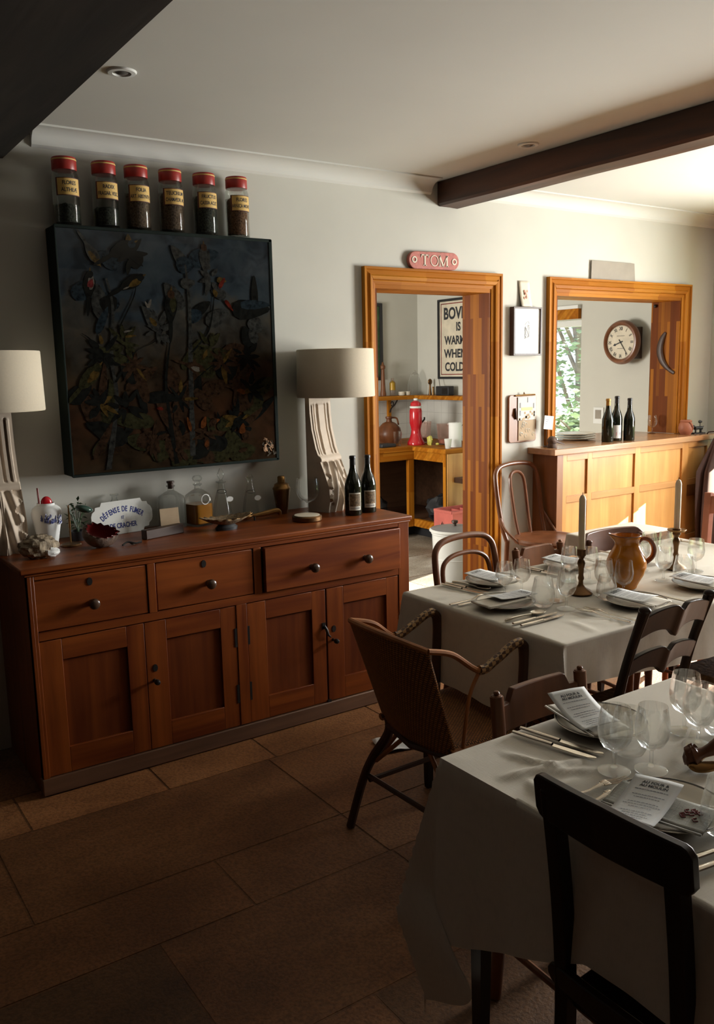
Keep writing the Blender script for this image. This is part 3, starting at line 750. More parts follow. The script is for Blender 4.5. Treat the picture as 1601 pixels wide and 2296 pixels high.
# white apothecary jar with blue band
t = put('ceramic_jar', 'white glazed ceramic jar with blue band of lettering beside the left lamp', 'jar', .885, 3.54)
MB().lathe([(0, 0), (.034, 0), (.037, .004), (.047, .06), (.057, .115), (.059, .135), (.054, .152), (.042, .162), (.034, .165), (.034, .174), (.030, .174), (.030, .150), (.05, .13), (.04, .05), (.03, .01), (0, .01)], 32).build('jar_body', 'white', t, world=False)
m = MB()
for k, s in enumerate(('SANGSUES', 'OFFICINE')):
    tv, tf = text(s, .017, .03, .9)
    m.add([((.0592-.006*k)*math.cos(-PI/2+.1+q[0]/.058), (.0592-.006*k)*math.sin(-PI/2+.1+q[0]/.058), .123-.019*k+q[1]) for q in tv], tf)
m = MB(); rs = random.Random(4)
for _ in range(46):
    a = -PI/2+.15+rs.uniform(-.85, .85); z = .113+rs.uniform(-.014, .016)-.010*(a+PI/2)
    rr = .0585 if z > .115 else .0572+.0
    m.tube([(rr*math.cos(a), rr*math.sin(a), z-.005), (rr*math.cos(a+.05), rr*math.sin(a+.05), z+.002), (rr*math.cos(a+.03), rr*math.sin(a+.03), z+.007)], .0018, 5)
m.build('blue_band', 'ink_blue', t, world=False)
t = put('plastic_scoop', 'red plastic scoop standing in the white ceramic jar', 'scoop', .885, 3.54, SBZ+.1525)
m = MB(); m.box(-.0275, -.0225, -.008, .008, 0, .085, RY(-.04)); m.build('handle', 'red_shell', t, world=False, bevel=.002)
MB().ball((0.003, 0, .018), (.023, .012, .030), 16).build('scoop_bowl', 'red_glossy', t, world=False)
# magnifying glass stand
t = put('magnifier_stand', 'slim brass magnifier on a round base behind the pale shell', 'magnifier', .955, 3.475)
MB().lathe([(0, 0), (.040, 0), (.042, .004), (.038, .009), (.010, .012), (0, .013)], 28).build('base', 'bronze', t, world=False)
MB().tube([(0, 0, .01), (0, 0, .07), (0, 0, .075), (0, 0, .165)], [.0032, .0032, .0045, .0028], 10).build('rod', 'brass', t, world=False)
MB().ball((.02, 0, .155), (.036, .03, .015), 20, T((0, 0, 0)) @ RY(.28)).build('lens', 'bottle_green', t, world=False)
t = put('dried_sprig', 'dark green leafy sprig in a small pot behind the brass magnifier', 'plant', 1.015, 3.575)
MB().lathe([(0, 0), (.03, 0), (.036, .04), (.033, .04), (.028, .006), (0, .006)], 20).build('pot', 'black', t, world=False)
m = MB(); rs = random.Random(9)
for k in range(34):
    a = rs.uniform(0, 2*PI); h = rs.uniform(.05, .165); r0 = rs.uniform(.005, .030); l = rs.uniform(.02, .036)
    c = Vector((r0*math.cos(a), r0*math.sin(a)*.8, h)); mt = T(c) @ RZ(a) @ RY(rs.uniform(-.9, .6))
    m.add([(0, 0, 0), (l*.4, l*.22, .004), (l, 0, -.004), (l*.4, -l*.22, .004)], [(0, 1, 2, 3)], mt)
for k in range(7):
    a = k*.9; m.tube([(0, 0, .02), (.012*math.cos(a), .012*math.sin(a), .08), (.04*math.cos(a), .03*math.sin(a), .15)], .0014, 5)
m.build('leaves', 'leaf_dark', t, world=False)
# shells
t = put('rough_shell', 'pale rough oyster shell lying at the front left of the sideboard', 'shell', .79, 3.315)
MB().ball((0, 0, .044), (.070, .045, .044), 34, wob=.22, fr=4.0, seed=2).build('shell_body', 'shell_pale', t, world=False)
MB().ball((.038, -.026, .022), (.030, .02, .020), 18, wob=.3, fr=5, seed=5).build('shell_lip', 'white', t, world=False)
t = put('spiny_shell', 'brown shell with dark red hollow in front of the enamel sign', 'shell', 1.035, 3.36)
tilt = T((0, 0, .050)) @ RY(.42) @ RX(.45)
def shell(inner):
    def fn(u, v):
        a = 2*PI*u; q = PI*(.98-.63*v); k = .060-(.006 if inner else 0)
        rim = 1+(.10*math.sin(a*13) if v > .97 else 0)+.08*math.sin(a*3+1)*v
        return (k*1.15*math.sin(q)*math.cos(a)*rim, k*.85*math.sin(q)*math.sin(a)*rim, k*.82*math.cos(q)*rim+(.016*math.cos(a-.4)*v*v))
    return MB().grid(fn, 52, 22, tilt, closeu=True)
shell(False).build('outer_shell', 'shell_out', t, world=False, smooth=60)
shell(True).build('red_lining', 'red_shell', t, world=False, smooth=60)
o = MB().tube(spline([(1.115, 3.325, SBZ+.004), (1.14, 3.335, SBZ+.012), (1.17, 3.33, SBZ+.005), (1.20, 3.345, SBZ+.004)], 5), .004, 6).tube([(1.15, 3.333, SBZ+.008), (1.155, 3.315, SBZ+.003)], .003, 5).build('dried_twig', 'iron', loc=(1.15, 3.33, SBZ)); tag(o, 'small knotted dark twig lying right of the spiny shell', 'twig')
# enamel sign
t = put('enamel_sign', 'white enamel plaque reading DÉFENSE DE FUMER ET DE CRACHER in blue', 'sign', 1.215, 3.592, SBZ, R(10))
a, b, c = .145, .072, .026
poly = []
for sx, sy, seq in ((1, -1, 0), (1, 1, 1), (-1, 1, 0), (-1, -1, 1)):
    pts = [(a, b-2*c*.9), (a-.012, b-c*1.25), (a-.030, b-c*1.0), (a-.034, b-c*.45), (a-.055, b-c*.4), (a-.06, b)]
    pts = [(a, b-.055), (a-.006, b-.040), (a-.020, b-.030), (a-.022, b-.018), (a-.045, b-.016), (a-.052, b)]
    pts = pts if (sx*sy > 0) else pts[::-1]
    poly += [(sx*p[0], sy*p[1]+b) for p in pts]
lean = RX(-.10)
MB().prism(poly, -.004, 0, lean).build('plaque', 'white_enamel', t, world=False, bevel=.0012, smooth=30)
m = MB()
def arc_text(s, cx, cz, rad, size, bold, sx, spread):
    n = len(s); tot = 0; ws = []
    for ch in s:
        wch = .30 if ch == 'I' else .42 if ch == ' ' else .66
        ws.append(wch*size*sx*spread); tot += ws[-1]
    p = -tot/2
    for ch, wd in zip(s, ws):
        an = (p+wd/2)/rad; p += wd
        if ch == ' ': continue
        tv, tf = text(ch, size, bold, sx)
        mt = lean @ T((cx+rad*math.sin(an), -.0048, cz+rad*math.cos(an))) @ RY(an) @ RX(PI/2)
        m.add(tv, tf, mt)
arc_text('DÉFENSE', -.068, -.155+.062, .175, .034, .02, .62, 1.12)
arc_text('FUMER', .077, -.155+.062, .175, .034, .02, .62, 1.12)
m = MB()
arc_text('DÉFENSE DE FUMER', 0, -.052, .158, .033, .025, .62, 1.03)
for s, x, z, sz in (('ET', 0, .070, .018), ('DE CRACHER', 0, .036, .031)):
    tv, tf = text(s, sz, .022, .68); m.add(tv, tf, lean @ T((x, -.0048, z)) @ RX(PI/2))
m.build('lettering', 'ink_blue', t, world=False, smooth=0)
o = MB().cbox((0, 0, .020), (.195, .035, .040), RZ(R(16))).build('wooden_block', 'dark_wood', loc=(1.325, 3.425, SBZ), world=False, bevel=.003); tag(o, 'long dark wooden block lying in front of the enamel sign', 'block')
o = MB().box(-.043, .043, -.0012, .0012, 0, .098, RX(-.12)).build('blank_card', 'kraft', loc=(1.40, 3.522, SBZ), smooth=0, world=False); tag(o, 'blank tan card leaning on the square glass bottle', 'card')

def square_bottle(x, y, label, liquid, h=.165, wd=.102, stop='round'):
    t = put('square_decanter', label, 'bottle', x, y, SBZ, R(14), 'old glass bottles on the sideboard')
    def ring(q, z):
        k = []
        for i in range(32):
            a = 2*PI*i/32; c, s = math.cos(a), math.sin(a)
            e = .38 if z < .13 else .38+.62*min(1, (z-.13)/.03)
            k.append((q*math.copysign(abs(c)**e, c), q*math.copysign(abs(s)**e, s), z))
        return k
    prof = [(wd/2*.94, 0), (wd/2, .006), (wd/2, .118), (wd/2*.93, .138), (.026, .158), (.015, .164), (.0135, .178), (.02, .182), (.02, .187), (.0135, .188)]
    vs = []; fs = []
    for q, z in prof: vs += ring(q, z)
    for k in range(len(prof)-1):
        for i in range(32): fs.append((k*32+i, k*32+(i+1) % 32, k*32+32+(i+1) % 32, k*32+32+i))
    fs.append(tuple(range(31, -1, -1)))
    MB().add(vs, fs).build('glass_body', 'glass_dim', t, world=False)
    if liquid:
        vs = []; fs = []
        pr = [(wd/2*.86, .010), (wd/2*.93, .014), (wd/2*.93, .098)]
        for q, z in pr: vs += ring(q, z)
        for k in range(2):
            for i in range(32): fs.append((k*32+i, k*32+(i+1) % 32, k*32+32+(i+1) % 32, k*32+32+i))
        fs += [tuple(range(31, -1, -1)), tuple(range(64, 96))]
        MB().add(vs, fs).build('liquid', 'amber_liquid', t, world=False)
        m = MB().lathe([(0, .186), (.011, .186), (.012, .196), (.020, .202), (.023, .212), (.018, .222), (0, .226)], 18)
        m.build('stopper', 'glass_dim', t, world=False)
        MB().tube([(.022*math.cos(a*.4), -wd/2-.001, .120+.022*math.sin(a*.4)) for a in range(16)], .002, 6, closed=True).build('seal', 'white', t, world=False)
    else:
        MB().lathe([(0, .172), (.012, .172), (.013, .196), (.017, .198), (.017, .206), (0, .207)], 16).build('stopper', 'dark_wood', t, world=False)
square_bottle(1.442, 3.604, 'empty square clear bottle with dark stopper behind the blank card', False)
square_bottle(1.556, 3.572, 'square glass bottle half full of amber spirit', True)
def decanter(x, y, label, h, ring):
    t = put('glass_decanter', label, 'decanter', x, y, SBZ, 0, 'old glass bottles on the sideboard'); k = h/.245
    MB().lathe([(0, 0), (.042*k, 0), (.047*k, .006), (.045*k, .04), (.038*k, .085), (.026*k, .125), (.015*k, .160), (.013*k, .178), (.024*k, .184), (.024*k, .188), (.010*k, .189)], 28).build('glass_body', 'glass_dim', t, world=False)
    if ring: MB().lathe([(0, .180), (.009, .180), (.010, .190), (.006, .195), (.015, .208), (.017, .220), (.010, .236), (.004, .248), (0, .249)], 18).build('stopper', 'glass_dim', t, world=False)
    else: MB().lathe([(0, .158), (.008, .158), (.008, .170), (.014, .180), (.015, .190), (.010, .200), (0, .203)], 18).build('stopper', 'glass_dim', t, world=False)
    m = MB().tube([(.021*k*math.cos(a*PI/8), .021*k*math.sin(a*PI/8)-.004, (.145-.012*math.sin(a*PI/8+.5))*k*.98) for a in range(16)], .0011, 5, closed=True)
    m.build('chain', 'iron', t, world=False)
    MB().prism([(.017*math.cos(a*PI/8)+.018, .110*k+.012*math.sin(a*PI/8)) for a in range(16)], -.047*k, -.0445*k).build('neck_tag', 'white', t, world=False)
decanter(1.668, 3.565, 'tapered glass decanter with tall pointed stopper and chained tag', .245, True)
decanter(1.838, 3.612, 'smaller tapered glass decanter with round stopper beside the metal shaker', .205, False)
t = put('glass_decanter', 'short clear decanter mostly hidden behind the enamel sign', 'decanter', 1.165, 3.652-.05, SBZ, 0, 'old glass bottles on the sideboard')
t.location = (1.20, 3.645, SBZ)
MB().lathe([(0, 0), (.021, 0), (.025, .005), (.025, .11), (.022, .130), (.012, .145), (.011, .158), (.019, .162), (.019, .167), (0, .168)], 24).build('glass_body', 'glass_dim', t, world=False)
# leaf dish, horn spoon, shaker
t = put('leaf_dish', 'dark scalloped leaf-shaped dish with pale flecks near the front edge', 'dish', 1.60, 3.385)
def dish(u, v):
    a = 2*PI*u; k = v; L = .118*(1+.05*math.sin(a*17)*(v > .9)); w2 = .058*(1+.07*math.sin(a*17)*(v > .9))
    return (L*k*math.cos(a), w2*k*math.sin(a), .022+.034*k**2+.005*k*math.cos(2*a)+.002*math.sin(a*17)*(v > .9))
MB().grid(dish, 68, 8, closeu=True).build('dish_bowl', 'label_art', t, world=False, solid=.003)
m = MB(); m.tube([dish(i/68, 1.0) for i in range(68)], [.0012+.0014*(i % 4 == 0) for i in range(68)], 5, closed=True); m.build('rim_beading', 'brass', t, world=False)
MB().lathe([(0, 0), (.05, 0), (.052, .012), (.040, .023), (0, .023)], 24, S(1, .55, 1)).build('base', 'black', t, world=False)
t = put('horn_spoon', 'brass ladle with tapering horn handle lying before the decanters', 'spoon', 1.83, 3.505)
MB().grid(lambda u, v: (-.075+.034*math.sin(v*PI/2)*math.cos(2*PI*u), .026*math.sin(v*PI/2)*math.sin(2*PI*u), .030-.022*math.cos(v*PI/2)), 24, 8, closeu=True).build('ladle_bowl', 'brass', t, world=False, solid=.002)
MB().tube(spline([(-.045, 0, .026), (-.02, 0, .024), (.03, -.002, .028), (.075, -.006, .034), (.095, -.008, .030), (.100, -.010, .012)], 6), [.006, .006, .0065, .007, .0075, .008, .0085, .009, .010, .011, .012, .012, .013, .013, .013, .013, .0135, .0135, .0135, .0135, .013, .012, .012, .011, .010, .010, .009, .009, .008, .008, .006][:31], 10).build('horn_handle', 'brass', t, world=False)
MB().tube([(-.030, 0, .024), (-.030, 0, 0)], .004, 8).build('foot', 'iron', t, world=False)
t = put('cocktail_shaker', 'tarnished metal cocktail shaker between decanter and large wine glass', 'shaker', 1.995, 3.592)
MB().lathe([(0, 0), (.024, 0), (.026, .004), (.034, .06), (.040, .105), (.041, .118), (0, .118)], 28).build('cup', 'bronze', t, world=False)
MB().lathe([(0, .118), (.043, .118), (.043, .124), (.037, .132), (.034, .143), (.022, .150), (0, .151)], 28).build('shoulder', 'brass', t, world=False)
MB().lathe([(0, .150), (.0185, .150), (.0185, .176), (.015, .181), (0, .182)], 24).build('cap', 'brass', t, world=False)
t = put('large_wine_glass', 'large empty round wine glass in front of the right lamp', 'glass', 2.085, 3.50)
MB().lathe([(0, .0545), (.009, .055), (.030, .064), (.048, .085), (.056, .110), (.055, .140), (.051, .172), (.0495, .172), (.0535, .140), (.0545, .110), (.046, .086), (.028, .066), (0, .058)], 32).build('bowl', 'glass', t, world=False)
MB().lathe([(0, .0543), (.008, .0543), (.006, .045), (.006, .014), (.011, .0083), (0, .0083)], 16).build('stem', 'glass', t, world=False)
MB().lathe([(0, .0081), (.012, .008), (.038, .003), (.039, .001), (0, 0)], 28).build('foot', 'glass', t, world=False)
t = put('round_tin', 'small round metal tin with pale top in front of the large wine glass', 'tin', 1.985, 3.345)
MB().lathe([(0, 0), (.064, 0), (.068, .004), (.068, .020), (.063, .026), (.058, .026)], 36).build('tin_body', 'bronze', t, world=False)
MB().lathe([(.060, .024), (.058, .027), (0, .028)], 36).build('lid_face', 'cream', t, world=False)

def wine_bottle(x, y, z, h, r, label, kind, group, rot=0, gold=False, nm='wine_bottle'):
    t = thing(nm, label, 'bottle', (x, y, z), rot, group); k = h/.28
    MB().lathe([(0, .004), (r*.6, .001), (r*.94, 0), (r, .005), (r, .130*k), (r*.96, .148*k), (r*.78, .172*k), (r*.50, .197*k), (.0145, .222*k), (.0132, .250*k), (.0132, .255*k)], 32).build('bottle_body', 'wine', t, world=False)
    MB().lathe([(.0136, .215*k), (.0142, .218*k), (.0136, .262*k), (.0155, .264*k), (.0155, .274*k), (.0136, .278*k), (0, h)], 24).build('capsule', 'foil_gold' if gold else 'foil', t, world=False)
    if kind:
        def cyl(px, pz, e): 
            a = -PI/2+px/r; return ((r+e)*math.cos(a), (r+e)*math.sin(a), pz)
        if kind == 'picture':
            l = MB().grid(lambda u, v: cyl((u-.5)*.060, .026+.082*v, .0006), 14, 1).build('label', 'label', t, world=False)
            MB().grid(lambda u, v: cyl((u-.5)*.052, .045+.058*v, .0011), 14, 1).build('label_picture', 'label_art', l, world=False)
            m = MB()
            for i in range(14): m.add([cyl(q[0], q[1], .0012) for q in ((-.022+i*.0032, .033), (-.0202+i*.0032, .033), (-.0202+i*.0032, .0385), (-.022+i*.0032, .0385))], [(0, 1, 2, 3)])
            m.build('label_print', 'ink_pale', l, smooth=0, world=False)
        else:
            l = MB().grid(lambda u, v: cyl((u-.5)*.050, .018+.082*v, .0006), 14, 1).build('label', 'white', t, world=False)
            MB().add([cyl(q[0], q[1], .0012) for q in ((-.006, .034), (.018, .034), (.018, .056), (-.006, .056))], [(0, 1, 2, 3)]).build('label_red_block', 'red_glossy', l, smooth=0, world=False)
            MB().add([cyl(q[0], q[1], .0015) for q in ((-.006, .056), (.018, .056), (.018, .042), (.006, .048))], [(0, 1, 2, 3)]).build('label_blue_block', 'ink_blue', l, smooth=0, world=False)
    return t
wine_bottle(2.235, 3.335, SBZ, .281, .0405, 'dark wine bottle with picture label nearest the sideboard front edge', 'picture', 'wine bottles on the sideboard', R(-20))
wine_bottle(2.335, 3.358, SBZ, .276, .0395, 'dark wine bottle with picture label closest to the doorway', 'picture', 'wine bottles on the sideboard', R(-16))

# ------------------------------------------------------------------ things on the dining room wall
t = thing('name_plate', 'faded red rounded plate reading TOM above the doorway', 'sign', (3.0, W-.012, 2.054))
n = 20; poly = [(.125+.045*math.cos(-PI/2+PI*i/n), .046+.045*math.sin(-PI/2+PI*i/n)) for i in range(n+1)]+[(-.125+.045*math.cos(PI/2+PI*i/n), .046+.045*math.sin(PI/2+PI*i/n)) for i in range(n+1)]
mt = RY(-.015)
MB().prism(poly, -.012, .010, mt).build('plate', 'tom_red', t, world=False, bevel=.003)
m = MB()
for sx in (-1, 1): m.lathe([(.010, 0), (.010, .002), (.017, .002), (.017, 0)], 20, T((sx*.135, -.0125, .046)) @ RX(PI/2))
def stroke(x0, z0, x1, z1, wd):
    d = Vector((x1-x0, z1-z0)); L = d.length; nrm = Vector((-d.y, d.x))/L*wd/2
    m.prism([(x0+nrm.x, z0+nrm.y), (x0-nrm.x, z0-nrm.y), (x1-nrm.x, z1-nrm.y), (x1+nrm.x, z1+nrm.y)], -.0145, -.012)
zb, zt = .018, .074
stroke(-.066, zb, -.066, zt, .009); stroke(-.092, zt-.002, -.040, zt-.002, .005); stroke(-.090, zt, -.090, zt-.015, .004); stroke(-.042, zt, -.042, zt-.015, .004); stroke(-.077, zb+.002, -.055, zb+.002, .004)
m.grid(lambda u, v: ((.022+.005*v if 1 else 0)*math.cos(2*PI*u)*1.0-.002, -.0145, .046+(.0285 if v else .024)*math.sin(2*PI*u)), 28, 1, closeu=True)
for x in (.034, .084):
    stroke(x, zb, x, zt, .004 if x < .05 else .009); stroke(x-.008, zb+.002, x+.009, zb+.002, .004)
stroke(.034, zt, .058, zb, .009); stroke(.058, zb, .084, zt, .004); stroke(.026, zt-.002, .040, zt-.002, .004); stroke(.078, zt-.002, .092, zt-.002, .004)
m.build('raised_lettering', 'cream', t, world=False, smooth=30)
o = MB().prism([(4.235, 2.054), (4.648, 2.054), (4.636, 2.164), (4.238, 2.166)], W-.014, W-.008).build('grey_panel', 'grey_board', loc=(4.44, W-.01, 2.054), bevel=.001); tag(o, 'plain grey-brown board standing on the serving hatch frame', 'board')
# framed drawing and card
t = thing('framed_drawing', 'narrow box frame with white picture of a small round drawing left of the serving hatch', 'picture', (3.682, W, 1.74))
x0, x1, z0, z1 = 3.570, 3.795, 1.602, 1.876
m = MB()
for a in ((x0, x0+.009, z0, z1), (x1-.009, x1, z0, z1), (x0+.009, x1-.009, z1-.009, z1), (x0+.009, x1-.009, z0, z0+.009)): m.box(a[0], a[1], W-.035, W-.001, a[2], a[3])
m.build('frame', 'dark_wood', t, bevel=.001)
MB().box(x0+.009, x1-.009, W-.026, W-.02, z0+.009, z1-.009).build('mount', 'white', t, smooth=0)
m = MB(); rs = random.Random(5)
for k in range(6):
    q = [(3.683+(.022-.002*k)*math.cos(a*.5)*(.8+.1*k), W-.0275, 1.735+(.042-.003*k)*math.sin(a*.5+k)) for a in range(9)]
    m.tube(spline(q, 3), .0005+.0002*(k % 2), 4)
m.tube(spline([(3.665, W-.0275, 1.775), (3.69, W-.0275, 1.795), (3.70, W-.0275, 1.78)], 4), .0006, 4)
m.build('drawing', 'ink_pale', t, smooth=0)
o = MB().grid(lambda u, v: (3.632+.085*u+.006*v*(1-u)*0+.012*(1-v), W-.006-.016*(1-v)**2, 1.878+.145*v), 4, 10).build('postcard', 'cream', loc=(3.675, W, 1.878), solid=.0012, smooth=60); tag(o, 'cream card with a faint red flower propped on the framed drawing', 'card')
m = MB()
for k in range(7): m.ball((3.680+.010*math.cos(k*2.2), W-.0125-.001*k, 1.945+.020*math.sin(k*1.3)), (.006, .0008, .008), 8)
m.build('faint_flower', 'blush', o)
# clipboard of cards
t = thing('letter_board', 'brown wooden clipboard holding picture cards beside the serving hatch', 'clipboard', (3.665, W, 1.23))
n = 6
def rrect(x0, x1, z0, z1, r):
    out = []
    for cx, cz, a0 in ((x1-r, z1-r, 0), (x0+r, z1-r, 90), (x0+r, z0+r, 180), (x1-r, z0+r, 270)):
        for i in range(n+1): a = R(a0+90*i/n); out.append((cx+r*math.cos(a), cz+r*math.sin(a)))
    return out
MB().prism(rrect(3.556, 3.778, 1.100, 1.376, .018), W-.016, W-.002).build('board', 'oak_end', t, bevel=.002)
MB().tube([(3.60, W-.02, 1.372), (3.76, W-.02, 1.374)], .005, 8).tube([(3.665, W-.02, 1.372), (3.668, W-.022, 1.39), (3.68, W-.02, 1.373)], .003, 6).build('clip', 'brass', t)
t1 = thing('picture_card', 'pale printed card with green patch clipped at the top of the wooden board', 'card', (3.695, W-.024, 1.28))
MB().box(3.622, 3.768, W-.021, W-.0185, 1.228, 1.362).build('card', 'label', t1, smooth=0)
m = MB(); m.box(3.650, 3.740, W-.0218, W-.021, 1.284, 1.302); m.build('green_patch', 'lemon', t1, smooth=0)
m = MB(); rs = random.Random(2)
for _ in range(16): x = rs.uniform(3.63, 3.76); z = rs.uniform(1.232, 1.275); m.box(x-.006, x+.006, W-.0218, W-.021, z-.008, z+.006)
m.build('brown_figures', 'kraft', t1, smooth=0)
m = MB()
for x, z in ((3.640, 1.315), (3.64, 1.27), (3.75, 1.31), (3.755, 1.262), (3.70, 1.345)): m.box(x-.004, x+.004, W-.0218, W-.021, z-.015, z+.015)
m.build('dark_figures', 'ink_pale', t1, smooth=0)
t2 = thing('picture_card', 'square brown patterned card at the foot of the wooden board', 'card', (3.70, W-.022, 1.17))
MB().box(3.628, 3.765, W-.0205, W-.0175, 1.108, 1.226).build('card', 'kraft', t2, smooth=0)
m = MB(); rs = random.Random(8)
for _ in range(12):
    x = rs.uniform(3.645, 3.75); z = rs.uniform(1.125, 1.21); m.tube([(x+.011*math.cos(a), W-.0208, z+.012*math.sin(a)) for a in (0, 1, 2, 3, 4.2)], .0016, 4)
m.build('scroll_pattern', 'label', t2, smooth=0)
m = MB().tube([(3.605, W-.019, 1.30), (3.61, W-.020, 1.26), (3.612, W-.019, 1.235)], [.010, .020, .008], 10, flat=.18); o = m.build('dark_pouch', 'dark_wood', loc=(3.61, W-.019, 1.26)); tag(o, 'small dark leather tag hanging on the left of the wooden board', 'tag')

# ------------------------------------------------------------------ oak bar under the serving hatch
t = thing('oak_bar', 'light oak panelled bar with thick wooden counter under the serving hatch', 'bar', (4.5, 3.6, 0))
CT = 1.062
m = MB(); m.box(3.722, 5.30, 3.462, W-.001, CT-.036, CT); m.box(3.950, 5.117, W-.001, 4.10, CT-.036, CT)
m.build('counter', 'counter', t, bevel=.003)
bx0, bx1, by = 3.79, 5.262, 3.488
MB().box(bx0, bx1, by+.012, W-.002, .004, CT-.036).build('carcass', 'oak_bar', t, smooth=0)
MB().box(bx0-.022, bx0+.030, by-.004, W-.002, .004, CT-.037).build('end_panel', 'oak_end', t, bevel=.002)
xs = [(3.82, 3.855), (4.035, 4.075), (4.475, 4.525), (4.955, 5.02), (5.225, 5.262)]
for a, b in xs: MB().box(a, b, by, by+.013, .004, CT-.037).build('stile', 'oak_bar', t, bevel=.001)
for z0, z1 in ((.985, CT-.037), (.735, .775), (.36, .40), (.004, .09)):
    for (a, b), (c, d) in zip(xs, xs[1:]): MB().box(b, c, by, by+.013, z0, z1).build('rail', 'oak_bar_x', t, bevel=.001)
MB().box(5.03, 5.2, by-.001, by+.012, .66, .735).build('cut_block', 'oak_end', t, smooth=0)

# on the counter
wine_bottle(4.325, 3.585, CT, .270, .0365, 'dark wine bottle with gold capsule on the bar, left of three', None, 'wine bottles on the bar', 0, True)
wine_bottle(4.425, 3.600, CT, .282, .0360, 'dark wine bottle with white red-blocked label, middle of three on the bar', 'block', 'wine bottles on the bar', R(-40))
wine_bottle(4.486, 3.550, CT, .268, .0345, 'plain dark wine bottle on the right of three on the bar', None, 'wine bottles on the bar')
m = None
for k in range(3):
    o = MB().lathe([(0, 0), (.075, 0), (.085, .004), (.128, .010), (.131, .014), (.127, .015), (.085, .008), (0, .006)], 40).build('stacked_plate', 'porcelain', loc=(4.33, 3.85, CT+.0145*k), world=False)
    tag(o, ('white plate at the bottom of the stack on the bar', 'white plate in the middle of the stack on the bar', 'white plate on top of the stack on the bar')[k], 'plate', 'stacked plates on the bar')
t = thing('bird_head', 'small carved dark duck head with long beak on the left end of the bar', 'figurine', (3.80, 3.555, CT))
MB().lathe([(0, 0), (.028, 0), (.030, .01), (.026, .025), (0, .03)], 20).ball((0, 0, .042), (.030, .028, .028), 18).build('head', 'shell_out', t, world=False)
MB().tube([(.022, -.004, .040), (.05, -.010, .030), (.085, -.018, .018)], [.013, .008, .003], 10, flat=.6).build('beak', 'dark_wood', t, world=False)
MB().ball((.012, -.026, .052), (.006, .004, .006), 10).build('eye_patch', 'white', t, world=False)
t = thing('place_card_holder', 'white card held up on a thin wire stand behind the duck head', 'card holder', (3.82, 3.62, CT))
MB().lathe([(0, 0), (.018, 0), (.018, .004), (0, .005)], 16).tube([(0, 0, .004), (-.004, 0, .06), (0, 0, .12)], .0014, 6).build('wire_stand', 'iron', t, world=False)
MB().box(-.040, .036, -.0015, 0, .105, .185, RY(.12)).build('card', 'white', t, world=False, smooth=0)
m = MB()
for k in range(3): m.box(-.028, -.004-.006*k, -.0022, -.0015, .160-.012*k, .163-.012*k, RY(.12))
m.build('writing', 'ink_pale', t, world=False, smooth=0)
def wine_glass_parts(t, k=1.0):
    MB().lathe([(0, .0395*k), (.0045*k, .040*k), (.010*k, .0435*k), (.022*k, .051*k), (.031*k, .067*k), (.0335*k, .084*k), (.0315*k, .104*k), (.0275*k, .131*k), (.0267*k, .131*k), (.0307*k, .104*k), (.0327*k, .084*k), (.030*k, .068*k), (.021*k, .0525*k), (.008*k, .0455*k), (0, .0445*k)], 28).build('bowl', 'glass', t, world=False)
    MB().lathe([(0, .0393*k), (.0043*k, .0393*k), (.0038*k, .034*k), (.0040*k, .014*k), (.0075*k, .0078*k), (0, .0078*k)], 14).build('stem', 'glass', t, world=False)
    MB().lathe([(0, .0076*k), (.008*k, .0075*k), (.029*k, .0028*k), (.0315*k, .0012*k), (.031*k, 0), (0, 0)], 28).build('foot', 'glass', t, world=False)
wg = thing('wine_glass', 'clear stemmed wine glass on the bar beside the hatch jamb', 'glass', (5.045, 3.80, CT), 0)
wine_glass_parts(wg, .95)
t = thing('terracotta_pot', 'round red-brown pot at the right end of the bar', 'pot', (5.09, 3.565, CT))
MB().lathe([(0, 0), (.030, 0), (.044, .020), (.049, .045), (.044, .070), (.036, .082), (.039, .092), (.034, .098), (.028, .096), (.030, .08), (.040, .045), (.03, .008), (0, .006)], 30).build('pot_body', 'terracotta', t, world=False)
MB().tube([(-.012, -.040, .086), (.0, -.052, .06), (.010, -.047, .035)], .004, 8).build('lug', 'terracotta', t, world=False)
t = thing('dog_figurine', 'small cast iron dog figurine on a plinth at the bar end', 'figurine', (5.205, 3.55, CT), R(-10))
m = MB(); m.box(-.050, .050, -.018, .018, 0, .008)
for x in (-.025, -.018, .022, .030): m.tube([(x, .006 if x in (-.018, .03) else -.006, .008), (x, 0, .036)], [.005, .006], 8)
m.tube([(-.030, 0, .038), (0, 0, .040), (.032, 0, .038)], [.013, .011, .013], 12); m.ball((-.044, 0, .050), (.016, .010, .010), 12); m.tube([(.034, 0, .042), (.05, 0, .05)], [.004, .002], 6)
m.build('dog', 'dog', t, world=False)
m = MB(); m.tube([(.020, .004, .008), (.020, .004, .075)], .003, 6); m.ball((.020, .004, .080), (.017, .008, .010), 10, wob=.4, fr=5); m.build('tree', 'dog', t, world=False)

# on the hatch jamb
o = MB().tube(spline([(5.114, 3.770, 1.745), (5.110, 3.795, 1.70), (5.108, 3.808, 1.63), (5.108, 3.790, 1.56), (5.110, 3.745, 1.505), (5.112, 3.690, 1.470)], 5), [.010]+[.012+.014*math.sin(PI*min(1, i/20)) for i in range(24)]+[.010], 10, flat=.35, up=(0, 1, 0)).build('hanging_sickle_case', 'dark_wood', loc=(5.11, 3.78, 1.6)); tag(o, 'curved dark wooden sickle-shaped hanging on the right jamb of the hatch', 'ornament')
o = MB().ball((5.108, 3.855, 1.925), (.010, .012, .012), 10).tube([(5.118, 3.855, 1.925), (5.108, 3.855, 1.925)], .004, 6).build('coat_peg', 'iron', loc=(5.112, 3.855, 1.925)); tag(o, 'tiny dark knob at the top of the hatch right jamb', 'knob')

